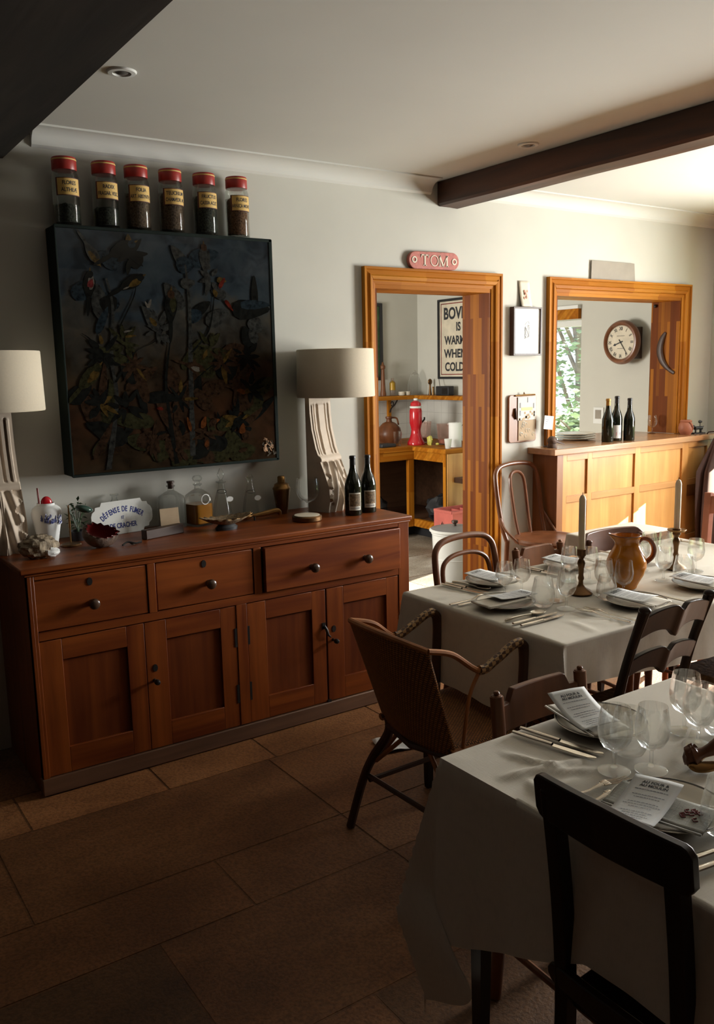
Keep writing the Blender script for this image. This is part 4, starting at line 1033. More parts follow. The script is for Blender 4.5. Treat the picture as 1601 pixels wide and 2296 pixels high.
# ------------------------------------------------------------------ tables and cloths
TZ = .752
def table(name, label, x0, x1, y0, y1, top=.745):
    t = thing('dining_table', label, 'table', ((x0+x1)/2, (y0+y1)/2, 0), 0, 'dining tables under white cloths')
    MB().box(x0+.006, x1-.006, y0+.006, y1-.006, top-.028, top).build('tabletop', 'chair_brown', t, bevel=.003)
    m = MB(); i = .05
    for a in ((x0+i, x1-i, y0+i, y0+i+.02), (x0+i, x1-i, y1-i-.02, y1-i), (x0+i, x0+i+.02, y0+i, y1-i), (x1-i-.02, x1-i, y0+i, y1-i)): m.box(a[0], a[1], a[2], a[3], top-.11, top-.028)
    m.build('apron', 'chair_brown', t)
    for x in (x0+.06, x1-.06):
        for y in (y0+.06, y1-.06):
            MB().lathe([(0, 0), (.015, 0), (.017, .03), (.027, .60), (.028, top-.028)], 4, T((x, y, 0)) @ RZ(PI/4)).build('leg', 'chair_dark', t, smooth=0)
    return t
def cloth(label, x0, x1, y0, y1, z, drops, flare=.25, step=.014, creases=(), seed=0, wav=.010):
    dxm, dxp, dym, dyp = drops
    def rng(a, b, n): return [a+(b-a)*i/n for i in range(n+1)]
    nx = max(4, int((x1-x0)/step)); ny = max(4, int((y1-y0)/step)); nd = 20
    us = [-1+i/nd for i in range(nd)]+rng(0, 1, nx)+[1+(i+1)/nd for i in range(nd)]
    vs_ = [-1+i/nd for i in range(nd)]+rng(0, 1, ny)+[1+(i+1)/nd for i in range(nd)]
    def dv(d, k): return d(k) if callable(d) else d
    def pos(u, v):
        cu, cv = min(1, max(0, u)), min(1, max(0, v))
        bx, by = x0+(x1-x0)*cu, y0+(y1-y0)*cv
        dx = (dv(dxm, cv)*(-u) if u < 0 else dv(dxp, cv)*(u-1) if u > 1 else 0); dy = (dv(dym, cu)*(-v) if v < 0 else dv(dyp, cu)*(v-1) if v > 1 else 0)
        sx = -1 if u < 0 else 1; sy = -1 if v < 0 else 1
        if dx == 0 and dy == 0:
            e = .0012*noise.noise(Vector((bx*7+seed, by*7, 0)))+.0006*noise.noise(Vector((bx*25, by*25, seed)))
            for (ax, ay), (cx, cy), h, wd in creases:
                d = Vector((cx-ax, cy-ay)); L = d.length; q = Vector((bx-ax, by-ay)); s_ = q.dot(d)/L
                if -.02 < s_ < L+.02:
                    o = (q.x*d.y-q.y*d.x)/L; en = min(1, max(0, min(s_+.02, L+.02-s_)/.05)); e += en*h*math.exp(-(o/wd)**2)
            ed = min(bx-x0, x1-bx, by-y0, y1-by)
            return (bx, by, z+e*min(1, ed/.03))
        r = math.hypot(dx, dy); th = math.atan2(dy, dx); k = math.sin(2*th)
        rr = max(0, r-.006)
        along = bx if dx == 0 else by
        fold = wav*(rr/.25)*(.5+noise.noise(Vector((along*5.5+seed, seed*1.7+(3 if dx else 9), 0)))+.5*noise.noise(Vector((along*13, seed, 2)))) if k < 1e-6 else 0
        out = .004*min(1, r/.006)+max(0, .02*rr+fold)
        q = th/(PI/2); kk = (1-abs(2*q-1))**1.2
        f = flare*kk*(rr if rr < .40 else max(.10, .40-1.7*(rr-.40)))
        sh = 1.1*max(0, rr-.30)*max(0, math.sin(2*PI*q)) if rr > .30 else 0
        px = bx+sx*(out*math.cos(th)+f*.35); py = by+sy*(out*math.sin(th)+f*.94-sh)
        zz = z-.002*min(1, r/.006)-rr*(1-.03*kk)-(.02*rr)*noise.noise(Vector((px*6, py*6, seed)))
        return (px, py, zz)
    m = MB(); m.grid(lambda a, b: pos(us[round(a*(len(us)-1))], vs_[round(b*(len(vs_)-1))]), len(us)-1, len(vs_)-1)
    o = m.build('tablecloth', 'linen', loc=((x0+x1)/2, (y0+y1)/2, z), smooth=70)
    tag(o, label, 'tablecloth', 'white tablecloths')
    return o
TX0, TX1, TY0, TY1 = 1.078, 1.845, -.30, 1.305
table('t', 'dining table nearest the camera under a long white cloth', TX0, TX1, TY0, TY1)
cl1 = cloth('white tablecloth with long drooping corner on the nearest table', TX0, TX1, TY0, TY1, TZ-.004, (lambda k: .23 if k < .75 else .23+.19*(k-.75)/.25, .28, .3, lambda k: .47-.20*min(1, k/.22)),   .27, .009,
      [((1.12, 1.16), (1.30, 1.12), 0.0096, 0.0110), ((1.20, 1.235), (1.235, 1.12), 0.0080, 0.0100), ((1.13, 1.06), (1.22, 1.07), 0.0096, 0.0110), ((1.15, 1.12), (1.125, 1.06), 0.0080, 0.0100), ((1.19, 1.13), (1.29, 1.075), 0.0064, 0.0100), ((1.42, .99), (1.64, 1.10), 0.0048, 0.0100), ((1.30, .75), (1.6, .80), 0.0048, 0.0100), ((1.32, .70), (1.65, .73), 0.0048, 0.0100)], 3)
UX0, UX1, UY0, UY1 = 1.832, 3.405, 1.66, 2.42
table('t', 'long dining table set for five by the doorway under a white cloth', UX0, UX1, UY0, UY1)
cl2 = cloth('white tablecloth with straight fold lines on the long table by the doorway', UX0, UX1, UY0, UY1, TZ-.004, (lambda k: .15+.13*min(1, k/.3), .16, lambda k: .135+.12*k, .2), .16, .014,
      [((2.0, 1.68), (2.02, 1.80), 0.0045, 0.0110), ((2.08, 1.70), (2.30, 1.68), 0.0045, 0.0110), ((2.06, 1.74), (2.4, 1.71), 0.0037, 0.0110), ((2.70, 1.72), (3.2, 1.70), 0.0045, 0.0110), ((2.55, 1.99), (3.3, 1.96), 0.0045, 0.0110), ((2.9, 1.83), (3.3, 1.88), 0.0045, 0.0110), ((1.86, 2.27), (1.98, 2.25), 0.0045, 0.0110), ((2.5, 1.72), (2.62, 1.74), 0.0045, 0.0110)], 8, .014)
VX0, VX1, VY0, VY1 = 3.10, 3.57, 2.56, 2.795
table('t', 'small square side table in front of the bar under a white cloth', VX0, VX1, VY0, VY1)
cl3 = cloth('white tablecloth on the small side table in front of the bar', VX0, VX1, VY0, VY1, TZ-.004, (.1, .08, .01, .12), .15, .016, (), 5)

# ------------------------------------------------------------------ tableware
Z0 = TZ
first = {}
def proto(key, make, label, x, y, z, rot, group, name, cat):
    if key in first: return dup(first[key], (x, y, z), rot, label, group)
    t = thing(name, label, cat, (x, y, z), rot, group); make(t); first[key] = t; return t
def place_glass(x, y, label, k=1.0): proto('wg', lambda t: wine_glass_parts(t, 1.0), label, x, y, Z0, 0, 'wine glasses on the tables', 'wine_glass', 'glass').scale = (k, k, k)
def make_tumbler(t):
    MB().lathe([(0, .001), (.020, 0), (.030, .006), (.0375, .022), (.0395, .038), (.0375, .058), (.0325, .080), (.0300, .098), (.0292, .098), (.0317, .080), (.0365, .058), (.0383, .038), (.0360, .024), (.028, .010), (0, .007)], 32).build('tumbler_body', 'glass', t, world=False)
def place_tumbler(x, y, label, k=1.0): proto('tm', make_tumbler, label, x, y, Z0, 0, 'stemless glasses on the tables', 'stemless_glass', 'glass').scale = (k, k, k)
def make_plate(t):
    MB().lathe([(0, .002), (.058, .001), (.062, 0), (.068, .004), (.084, .011), (.1005, .0155), (.102, .0175), (.100, .018), (.083, .0135), (.067, .008), (.060, .006), (0, .006)], 48).build('plate_body', 'porcelain', t, world=False)
    MB().lathe([(.0962, .0176), (.0975, .0185), (.0990, .0187), (.0994, .0180)], 48).build('rim_line', 'grey_rim', t, world=False)
def place_plate(x, y, label): return proto('pl', make_plate, label, x, y, Z0, 0, 'dinner plates on the tables', 'dinner_plate', 'plate')
def make_knife(t):
    m = MB(); L = .20
    m.grid(lambda u, v: ((-.1+.098*v), (.0052+.0012*math.sin(v*PI))*math.cos(2*PI*u), .0045+.0032*math.sin(2*PI*u)), 10, 8, closeu=True)
    m.add([(-.1, .004*math.cos(2*PI*i/10), .0045+.003*math.sin(2*PI*i/10)) for i in range(10)], [tuple(range(10))])
    m.build('handle', 'steel', t, world=False)
    out = [(-.004, -.004), (.0, -.0075), (.06, -.0085), (.085, -.006), (.100, .002), (.096, .006), (.05, .006), (-.004, .0045)]
    MB().prism(out, .0025, .0042, axis='Z').build('blade', 'steel', t, world=False)
def make_fork(t):
    m = MB()
    def zc(x): return .003+.010*max(0, math.sin((x-.02)/.08*PI*.9))*(x > .02)
    q = [(-.1+.01*i, 0, .003+(.010*math.sin((i-10)/7*PI/2) if 10 < i < 17 else .010 if i >= 17 else 0)*.8) for i in range(15)]
    m.tube(q, [.0052, .0058, .006, .0058, .0054, .005, .0044, .004, .0036, .0032, .003, .003, .0034, .0048, .007], 8, flat=1.0)
    m = MB(); m.tube(q, [.005, .0058, .006, .0056, .005, .0045, .004, .0036, .0033, .003, .003, .0032, .004, .006, .009], 8, flat=.9, up=(0, 1, 0))
    m2 = MB()
    vs = [p for p in m.v]
    m2.v = [(p[0], p[1], q[min(14, max(0, round((p[0]+.1)/.01)))][2]+(p[2]-q[min(14, max(0, round((p[0]+.1)/.01)))][2])*.35) for p in vs]; m2.f = m.f
    m2.build('handle', 'steel', t, world=False)
    z = q[-1][2]; m = MB()
    for k in range(4):
        y = -.0082+.00545*k; m.tube([(.034, y*.8, z), (.052, y, z-.001), (.075, y, z-.004), (.098, y*.95, z-.002)], [.0022, .0016, .0014, .0007], 6)
    m.prism([(.030, -.004), (.036, -.0095), (.050, -.0098), (.050, .0098), (.036, .0095), (.030, .004)], z-.0012, z+.0006, axis='Z')
    m.build('tines', 'steel', t, world=False)
def make_spoon(t):
    MB().tube([(-.085+.013*i, 0, .003+.004*math.sin(i/10*PI)) for i in range(10)], [.0045, .0055, .005, .0045, .004, .0036, .0032, .003, .003, .0035], 8).build('handle', 'steel', t, world=False)
    MB().grid(lambda u, v: (.058+.030*math.sin(v*PI/2)*math.cos(2*PI*u), .019*math.sin(v*PI/2)*math.sin(2*PI*u)*(1-.12*math.cos(2*PI*u)), .0015+.0075*(1-math.cos(v*PI/2))), 28, 8, closeu=True).build('spoon_bowl', 'steel', t, world=False, solid=.0012)
def cutlery(kind, ax, ay, bx, by, label, z=0):
    mk = {'knife': make_knife, 'fork': make_fork, 'spoon': make_spoon}[kind]
    a = math.atan2(by-ay, bx-ax)
    return proto(kind, mk, label, (ax+bx)/2, (ay+by)/2, Z0+z, a, 'cutlery on the tables', kind, kind)
def menu(x, y, z, rot, label, wd=.088, L=.155, lift=.005, key='menu', dull=False):
    def make(t):
        def P(px, py, e=0):     # px across, py along (title end positive)
            k = py/L+.5; return (px, py, .0006+e+lift*(k**2)*.9+.006*(1-k)**3+.004*math.sin(px/wd*PI+.6)*(1-k*.5))
        o = MB().grid(lambda u, v: P((u-.5)*wd, (v-.5)*L), 8, 16).build('sheet', 'paper', t, world=False, solid=.0005)
        m = MB()
        for k, s in enumerate(('AU FOUR &', 'AU MOULIN')):
            tv, tf = text(s, .0098, .03, .95); m.add([P(q[0], L/2-.018-.0095*k+q[1], .0009) for q in tv], tf)
        m.build('title', 'ink', t, world=False, smooth=0)
        m = MB(); rs = random.Random(6)
        for k in range(13):
            if k in (1, 4, 8): continue
            yy = L/2-.040-.0082*k; w2 = rs.uniform(.018, .033); x = -w2
            while x < w2:
                l = min(rs.uniform(.002, .007), w2-x); m.add([P(x, yy, .0008), P(x+l, yy, .0008), P(x+l, yy+.0018, .0008), P(x, yy+.0018, .0008)], [(0, 1, 2, 3)]); x += l+.0012
        m.build('printed_lines', 'ink_pale', t, world=False, smooth=0)
    return proto(key, make, label, x, y, z, rot, 'printed menus on the plates', 'menu_card', 'menu')
def napkin(x, y, z, rot, label, key='napkin', motif=False):
    def make(t):
        def P(px, py, e): return (px, py, e+.004*((py+.09)/.18)**2+.0012*math.sin(px*60))
        m = MB()
        for k in range(2):
            m.grid(lambda u, v: P((u-.5)*(.098-.006*k), (v-.5)*.175, .001+.0025*k), 10, 14)
        m.grid(lambda u, v: (-.049+.004*math.sin(u*PI)*-1, P(0, (v-.5)*.175, 0)[1], P(0, (v-.5)*.175, .001+.0025*u)[2]), 4, 14)
        m.build('cloth', 'linen_grey' if motif else 'linen', t, world=False, solid=.0018, smooth=60)
        if motif:
            m = MB(); rs = random.Random(1)
            for k in range(9):
                c = (.018*rs.uniform(-1, 1)+.004, -.052+.013*rs.uniform(-1, 1)); m.tube([P(c[0]+.006*math.cos(a), c[1]+.005*math.sin(a), .0052) for a in (0, 1.5, 3, 4.5)], .0012, 5)
            m.build('red_motif', 'red_shell', t, world=False)
    return proto(key, make, label, x, y, z, rot, 'folded napkins on the plates', 'napkin', 'napkin')
HF = -PI/2      # title towards +X
# nearest table
place_plate(1.457, 1.205, 'rimmed dinner plate under a tilted menu at the far end of the nearest table')
napkin(1.432, 1.222, Z0+.019, R(-12), 'folded pale napkin under the menu at the far end of the nearest table')
menu(1.425, 1.228, Z0+.026, R(-17), 'white menu card propped at the far end of the nearest table', .095, .15, .036, 'menu_tilt')
place_plate(1.258, .885, 'rimmed dinner plate behind the near dark chair')
napkin(1.262, .880, Z0+.019, R(16), 'grey napkin with red motif on the plate behind the near dark chair', 'napkin_motif', True).location = (1.228, .880, Z0+.019)
menu(1.198, .893, Z0+.0265, HF+R(17), 'menu titled AU FOUR & AU MOULIN behind the near dark chair', .088, .155, .022, 'menu_near')
cutlery('knife', 1.276, 1.295, 1.318, 1.100, 'left of two knives beside the far plate on the nearest table')
cutlery('knife', 1.305, 1.297, 1.345, 1.108, 'right of two knives beside the far plate on the nearest table')
cutlery('fork', 1.110, 1.035, 1.292, 1.005, 'upper of two forks behind the near dark chair rail')
cutlery('fork', 1.085, .995, 1.268, .978, 'lower of two forks behind the near dark chair rail')
cutlery('knife', 1.115, .775, 1.30, .742, 'upper knife right of the near dark chair rail')
cutlery('knife', 1.105, .748, 1.29, .718, 'lower knife right of the near dark chair rail')
place_glass(1.310, 1.048, 'left wine glass in front of the far plate on the nearest table', 1.02)
place_glass(1.372, 1.008, 'wine glass standing right of the stemless glass on the nearest table', 1.02)
place_tumbler(1.392, 1.078, 'stemless glass hidden behind the left wine glass on the nearest table')
place_glass(1.580, 1.080, 'tall wine glass furthest back at the right of the nearest table', 1.02)
place_glass(1.543, 1.020, 'wine glass near the right edge beside the gnarled root', 1.02)
place_tumbler(1.628, 1.025, 'stemless glass cut by the right edge behind the gnarled root')
place_tumbler(1.272, .785, 'stemless glass cut by the right edge beside the red motif napkin')
t = thing('gnarled_root', 'gnarled brown root piece lying at the right edge of the nearest table', 'ornament', (1.47, .945, Z0))
MB().tube(spline([(1.448, .968, Z0+.022), (1.462, .955, Z0+.030), (1.485, .940, Z0+.042), (1.51, .925, Z0+.06), (1.52, .92, Z0+.09)], 5), [.020, .023, .021, .016, .013, .011, .011, .012, .013, .015, .016, .018, .02, .021, .022, .022, .022, .022, .021, .020, .018], 12).ball((1.447, .969, Z0+.023), (.018, .016, .022), 14, wob=.4, fr=4).build('root', 'chair_brown', t)
MB().tube(spline([(1.425, .960, Z0+.010), (1.45, .945, Z0+.007), (1.49, .925, Z0+.010)], 6), [.003, .006, .009, .011, .012, .012, .012, .012, .011, .010, .009, .007, .004], 10, flat=.6).build('dry_pod', 'brass', t)
# long table
PL = [(1.985, 2.055, HF-R(5), 'on the end of the long table by the wicker chair'), (2.160, 2.305, R(2), 'before the nested-hoop bentwood chair'),
      (2.575, 2.308, R(3), 'behind the front brass candlestick'), (2.335, 1.795, R(4), 'before the dark ladder-back chair'), (2.70, 1.80, R(3), 'at the right edge of the long table')]
for x, y, r, where in PL:
    place_plate(x, y, 'rimmed dinner plate '+where)
    napkin(x+(.0 if r > -1 else -.03), y-.012, Z0+.019, r, 'folded pale napkin '+where)
    menu(x-(.02 if r > -1 else -.025), y+(.012 if r > -1 else 0), Z0+.0275, r, 'menu card on the plate '+where)
place_glass(2.062, 2.142, 'leftmost wine glass on the long table', .93)
place_glass(2.135, 2.130, 'second wine glass from the left on the long table', .93)
place_tumbler(2.072, 1.968, 'stemless glass right of the plate at the end of the long table')
place_glass(2.158, 1.992, 'wine glass just behind the one left of the front candlestick', .95)
place_glass(2.112, 1.902, 'wine glass in front left of the front brass candlestick', .98)
place_glass(2.400, 2.150, 'wine glass directly behind the front candlestick', .98)
place_glass(2.450, 2.098, 'wine glass right behind the front candlestick', .98)
place_glass(2.338, 1.938, 'wine glass right of the front candlestick', .98)
place_tumbler(2.300, 1.905-.012, 'stemless glass low right of the front candlestick', .88)
place_glass(2.372, 1.880, 'wine glass standing in front of the amber jug', .98)
place_glass(2.672, 1.940, 'wine glass left of the rear candlestick', .96)
place_tumbler(2.715, 1.885, 'stemless glass in front of the rear candlestick', .98)
place_glass(2.888, 1.955, 'wine glass just right of the rear candlestick', .96)
place_glass(2.850, 2.140, 'wine glass behind the handle of the amber jug', .98)
place_glass(2.910, 2.105, 'wine glass furthest back behind the rear candlestick', .98)
place_glass(2.735, 2.09, 'wine glass half hidden behind the amber jug', .98)
for i, (a, b, c, d, k, l) in enumerate([(1.995, 2.398, 2.020, 2.205, 'knife', 'outermost knife left of the far left plate'), (2.018, 2.402, 2.045, 2.210, 'knife', 'inner knife left of the far left plate'), (2.046, 2.405, 2.078, 2.228, 'spoon', 'spoon nearest the far left plate'),
     (1.845, 2.170, 2.03, 2.178, 'fork', 'outer fork left of the plate at the long table end'), (1.862, 2.148, 2.045, 2.150, 'fork', 'inner fork left of the plate at the long table end'),
     (1.852, 1.878, 2.040, 1.880, 'knife', 'inner knife right of the plate at the long table end'), (1.856, 1.848, 2.046, 1.852, 'knife', 'outer knife right of the plate at the long table end'), (1.850, 1.915, 2.02, 1.913, 'spoon', 'spoon right of the plate at the long table end'),
     (2.140, 1.675, 2.122, 1.862, 'fork', 'outer fork left of the dark ladder-back chair place'), (2.170, 1.672, 2.152, 1.858, 'fork', 'inner fork left of the dark ladder-back chair place'), (2.475, 1.70, 2.468, 1.885, 'knife', 'knife right of the plate before the dark ladder-back chair'),
     (2.405, 2.400, 2.425, 2.215, 'knife', 'outer knife left of the plate behind the front candlestick'), (2.425, 2.403, 2.447, 2.218, 'knife', 'inner knife left of the plate behind the front candlestick'), (2.712, 2.400, 2.705, 2.215, 'fork', 'outer fork right of the plate behind the front candlestick'), (2.735, 2.400, 2.730, 2.215, 'fork', 'inner fork right of the plate behind the front candlestick'), (2.88, 2.405, 2.88, 2.22, 'knife', 'lone knife behind the amber jug'),
     (3.30, 2.21, 3.32, 2.37, 'spoon', 'lone spoon at the far right corner of the long table')]):
    cutlery(k, a, b, c, d, l)
# jug
t = thing('pottery_jug', 'glossy amber pottery jug on the long table', 'jug', (2.478, 1.955, Z0), R(-38))
prof = [(.034, 0), (.038, .003), (.040, .012), (.046, .024), (.060, .050), (.0695, .078), (.069, .100), (.060, .124), (.048, .145), (.0415, .160), (.042, .172), (.046, .184), (.0475, .192), (.045, .193), (.040, .180), (.038, .165), (.045, .145), (.058, .12), (.066, .09), (.055, .05), (.03, .012), (0, .010)]
def jug(u, v):
    k = v*(len(prof)-1); i = min(int(k), len(prof)-2); f = k-i; r = prof[i][0]*(1-f)+prof[i+1][0]*f; z = prof[i][1]*(1-f)+prof[i+1][1]*f
    a = 2*PI*u; sp = max(0, (z-.165)/.028)*math.exp(-((a-PI)/.38)**2)
    return ((r+.020*sp)*math.cos(a), r*math.sin(a), z+.006*sp)
MB().grid(jug, 48, (len(prof)-1)*3, closeu=True).add([(.034*math.cos(2*PI*i/24), .034*math.sin(2*PI*i/24), 0) for i in range(24)], [tuple(range(24))]).build('jug_body', 'jug', t, world=False, smooth=60)
MB().tube(spline([(.040, 0, .168), (.056, 0, .180), (.080, 0, .172), (.094, 0, .145), (.090, 0, .115), (.066, 0, .092)], 6), .0072, 10, flat=1.3).build('handle', 'jug_rim', t, world=False)
MB().tube([((.0465+.020*math.exp(-((a-PI)/.38)**2))*math.cos(a), .0465*math.sin(a), .1925+.006*math.exp(-((a-PI)/.38)**2)) for a in [2*PI*i/40 for i in range(40)]], .0022, 6, closed=True).build('rim', 'jug_rim', t, world=False)
def candlestick(x, y, label, tray):
    t = thing('candlestick', label, 'candlestick', (x, y, Z0), 0, 'brass candlesticks on the long table')
    MB().lathe([(0, 0), (.041, 0), (.042, .004), (.034, .012), (.016, .022), (.009, .032), (.008, .045), (.011, .055), (.0085, .066), (.010, .090), (.014, .108), (.012, .116), (.008, .124), (.012, .132), (.0155, .136), (.0155, .158), (.0125, .160), (0, .158)], 28).build('stick', 'bronze', t, world=False)
    if tray: MB().lathe([(.015, .150), (.032, .148), (.036, .154), (.035, .155), (.015, .153)], 28).build('drip_tray', 'brass', t, world=False)
    c = thing('candle', 'unlit ivory candle in the '+('rear' if tray else 'front')+' brass candlestick', 'candle', (x, y, Z0+.159), 0, 'ivory candles')
    MB().lathe([(0, 0), (.0118, 0), (.0118, .175), (.008, .186), (.003, .191), (0, .191)], 24).build('wax', 'candle', c, world=False)
    MB().tube([(0, 0, .190), (.001, 0, .199)], .0012, 6).build('wick', 'ink', c, world=False)
candlestick(2.298, 2.005, 'slender brass candlestick nearest the camera on the long table', False)
candlestick(2.868, 2.030, 'brass candlestick with drip tray at the far end of the long table', True)

# ------------------------------------------------------------------ chairs (local frame: sitter faces +y)
def post_tube(pts, rw, rd, n=10): return pts
def ladder_chair(label, x, y, rot, w, d, sz, bz, rake, mat, rails, finial='turned', post=.017, group=None, seat_mat='rush', overhang=0, splay=.03):
    t = thing('dining_chair', label, 'chair', (x, y, 0), rot, group); h = w/2; b = -d/2
    def back(sx):
        return spline([(sx*h, b-splay, 0), (sx*h, b-splay*.2, sz*.6), (sx*h, b, sz), (sx*h, b-rake*.35, sz+(bz-sz)*.5), (sx*h, b-rake, bz)], 6)
    for sx in (-1, 1):
        q = back(sx)
        if finial == 'square':
            MB().tube(q, [post*1.35]*len(q), 4, flat=.75, up=(1, 1, 0)).build('back_post', mat, t, world=False, bevel=.002)
        elif finial == 'scroll':
            m = MB(); m.tube(q, [post*(1.1+.25*math.sin(i/len(q)*6)) for i in range(len(q))], 10, flat=.75, up=(0, 1, 0)); e = q[-1]
            m.ball((e[0], e[1], e[2]), (post*.86, post*1.12, post*.7), 12); m.build('back_post', mat, t, world=False)
        else:
            m = MB(); m.tube(q, [post]*len(q), 12); e = q[-1]
            m.lathe([(post, -.004), (post*.8, .002), (post*.4, .004), (post*.5, .008), (post*.35, .012), (0, .014)], 12, T(e)); m.build('back_post', mat, t, world=False)
        MB().tube([(sx*(h+.02), -b, 0), (sx*(h+.02), -b, sz*.5), (sx*(h+.02), -b, sz-.012)], [post*.75, post*.95, post*1.1], 12).build('leg', mat, t, world=False)
        MB().tube([(sx*h, b-splay*.5, sz*.38), (sx*(h+.02), -b, sz*.38)], post*.55, 8).build('stretcher', mat, t, world=False)
    MB().tube([(-h-.02, -b, sz*.30), (h+.02, -b, sz*.30)], post*.55, 8).build('stretcher', mat, t, world=False)
    MB().tube([(-h, b-splay*.6, sz*.30), (h, b-splay*.6, sz*.30)], post*.55, 8).build('stretcher', mat, t, world=False)
    m = MB(); o = [(-h-.01, b+.005), (h+.01, b+.005), (h+.038, -b+.012), (-h-.038, -b+.012)]
    m.prism(o, sz-.022, sz+.006, axis='Z'); m.build('seat', seat_mat, t, world=False, bevel=.008, seg=3)
    def yb(z): k = (z-sz)/(bz-sz); return b-rake*(k*.7 if k < .5 else .35+(k-.5)*1.3)
    for z0, z1, shape in rails:
        n = 36; hw = h+overhang; vs = []; fs = []
        for i in range(n+1):
            u = i/n; a = abs(u-.5)*2; xx = -hw+2*hw*u; bow = -.014*(1-a*a) if shape != 'flat' else -.010*(1-a*a)
            if shape == 'bow': zt = z1-.030*max(0, min(1, (a-.62)/.10)); zb = z0+.0*a
            elif shape == 'scallop': zt = z1-.028*abs(math.sin(2*PI*(u)))*.0-.018*math.exp(-((a)/.10)**2)-.022*a**3; zb = z0+.018*math.sin(PI*min(1, a*1.0))-.014*math.exp(-(a/.12)**2)
            elif shape == 'round': zt = z1-(.0 if a < .75 else .045*((a-.75)/.25)**2); zb = z0+(.0 if a < .8 else .03*((a-.8)/.2)**2); bow = -.05*(1-a*a)
            else: zt = z1-.004*a-.016*max(0, (a-.90)/.10)**2; zb = z0+.003*a+.016*max(0, (a-.90)/.10)**2
            ym = yb((z0+z1)/2)+bow; sl = (yb(zt)-yb(zb))
            th = .009
            vs += [(xx, ym-th-sl/2, zb), (xx, ym+th-sl/2, zb), (xx, ym+th+sl/2, zt), (xx, ym-th+sl/2, zt)]
        for i in range(n):
            for j in range(4): fs.append((i*4+j, i*4+(j+1) % 4, i*4+4+(j+1) % 4, i*4+4+j))
        fs += [(0, 1, 2, 3), tuple(n*4+j for j in (3, 2, 1, 0))]
        MB().add(vs, fs).build('back_rail', mat, t, world=False, bevel=.003, smooth=40)
    return t
ladder_chair('brown rush-seated chair with turned finials tucked under the far end of the nearest table', 1.482, 1.205, PI, .285, .36, .43, .785, .03, 'chair_brown', [(.695, .790, 'bow'), (.555, .600, 'bow')], 'turned', .016)
ladder_chair('near-black chair with wide curved top rail in the right foreground', 1.245, .823, -PI/2, .240, .36, .44, .846, .045, 'chair_dark', [(.783, .872, 'flat'), (.452, .50, 'flat')], 'square', .0150, None, 'chair_dark', .034)
ch4 = ladder_chair('dark ladder-back chair with two scalloped rails between the two tables', 2.105, 1.705, 0, .300, .26, .45, .868, .10, 'chair_dark', [(.778, .868, 'scallop'), (.655, .735, 'scallop')], 'scroll', .0175, 'dark ladder-back chairs')
dup(ch4, (2.80, 1.69, 0), R(-4), 'dark ladder-back chair whose seat just shows at the right edge')
ladder_chair('mid-brown rail-back chair tucked in at the far side of the long table', 2.635, 2.335, PI, .265, .34, .44, .79, .03, 'chair_mid', [(.705, .792, 'bow'), (.57, .62, 'bow')], 'turned', .016)
ladder_chair('reddish wooden chair at the right edge behind the long table', 3.53, 2.26, PI/2, .33, .24, .45, .93, .02, 'terracotta', [(.83, .92, 'flat'), (.62, .68, 'flat')], 'square', .018)
ladder_chair('brown chair with broad curved rounded backrest behind the amber jug', 3.07, 2.30, PI-R(4), .32, .34, .44, .775, .03, 'leather', [(.690, .808, 'round')], 'scroll', .015, None, 'leather', .03)

def bent_chair(label, x, y, rot, sz, bz, w, win, armchair=False, r=.0115):
    t = thing('bentwood_chair', label, 'chair', (x, y, 0), rot, 'bentwood chairs'); R0 = .175 if armchair else .195; b = -R0
    MB().lathe([(0, sz-.004), (R0-.035, sz-.003), (R0-.028, sz+.001), (R0-.008, sz+.001), (R0, sz-.010), (R0-.004, sz-.026), (R0-.03, sz-.030), (0, sz-.028)], 44).build('seat', 'bentwood', t, world=False)
    h = w/2
    q = spline([(-h*.92, b+.045, sz-.03), (-h*.98, b+.01, sz+.08), (-h, b-.03, bz-.10), (-h*.86, b-.045, bz-.025), (-h*.4, b-.052, bz), (h*.4, b-.052, bz), (h*.86, b-.045, bz-.025), (h, b-.03, bz-.10), (h*.98, b+.01, sz+.08), (h*.92, b+.045, sz-.03)], 7)
    MB().tube(q, r*1.15, 12).build('outer_hoop', 'bentwood', t, world=False)
    i = win/2; top = bz-.045 if not armchair else bz-.065
    q = spline([(-i*.85, b+.03, sz-.005), (-i*.95, b+.005, sz+.10), (-i, b-.028, top-.07), (-i*.7, b-.040, top-.015), (0, b-.045, top), (i*.7, b-.040, top-.015), (i, b-.028, top-.07), (i*.95, b+.005, sz+.10), (i*.85, b+.03, sz-.005)], 7)
    MB().tube(q, r*.85, 10).build('inner_hoop', 'bentwood', t, world=False)
    for sx in (-1, 1):
        MB().tube(spline([(sx*h*.99, b-.008, sz+.13), (sx*(h+.012), b+.05, sz+.05), (sx*(h-.01), b+.13, sz-.02)], 6), r*.7, 8).build('side_brace', 'bentwood', t, world=False)
        MB().tube(spline([(sx*.125, .125, sz-.02), (sx*.15, .155, sz*.5), (sx*.17, .18, 0)], 5), [r*1.4]*6+[r*1.1]*5, 10).build('leg', 'bentwood', t, world=False)
        MB().tube(spline([(sx*h*.92, b+.045, sz-.02), (sx*.165, b+.02, sz*.5), (sx*.18, b-.03, 0)], 5), [r*1.3]*6+[r*1.1]*5, 10).build('leg', 'bentwood', t, world=False)
    MB().tube([(.145*math.cos(2*PI*k/28), .145*math.sin(2*PI*k/28), sz*.55) for k in range(28)], r*.6, 8, closed=True).build('leg_ring', 'bentwood', t, world=False)
    return t
bent_chair('bentwood cafe chair with inner hoop standing against the wall by the oak bar', 3.575, 3.365, PI+R(6), .585, .985, .375, .125)
bent_chair('bentwood chair with two nested low hoops at the far left of the long table', 2.295, 2.39, PI+R(3), .46, .865, .335, .262, True)

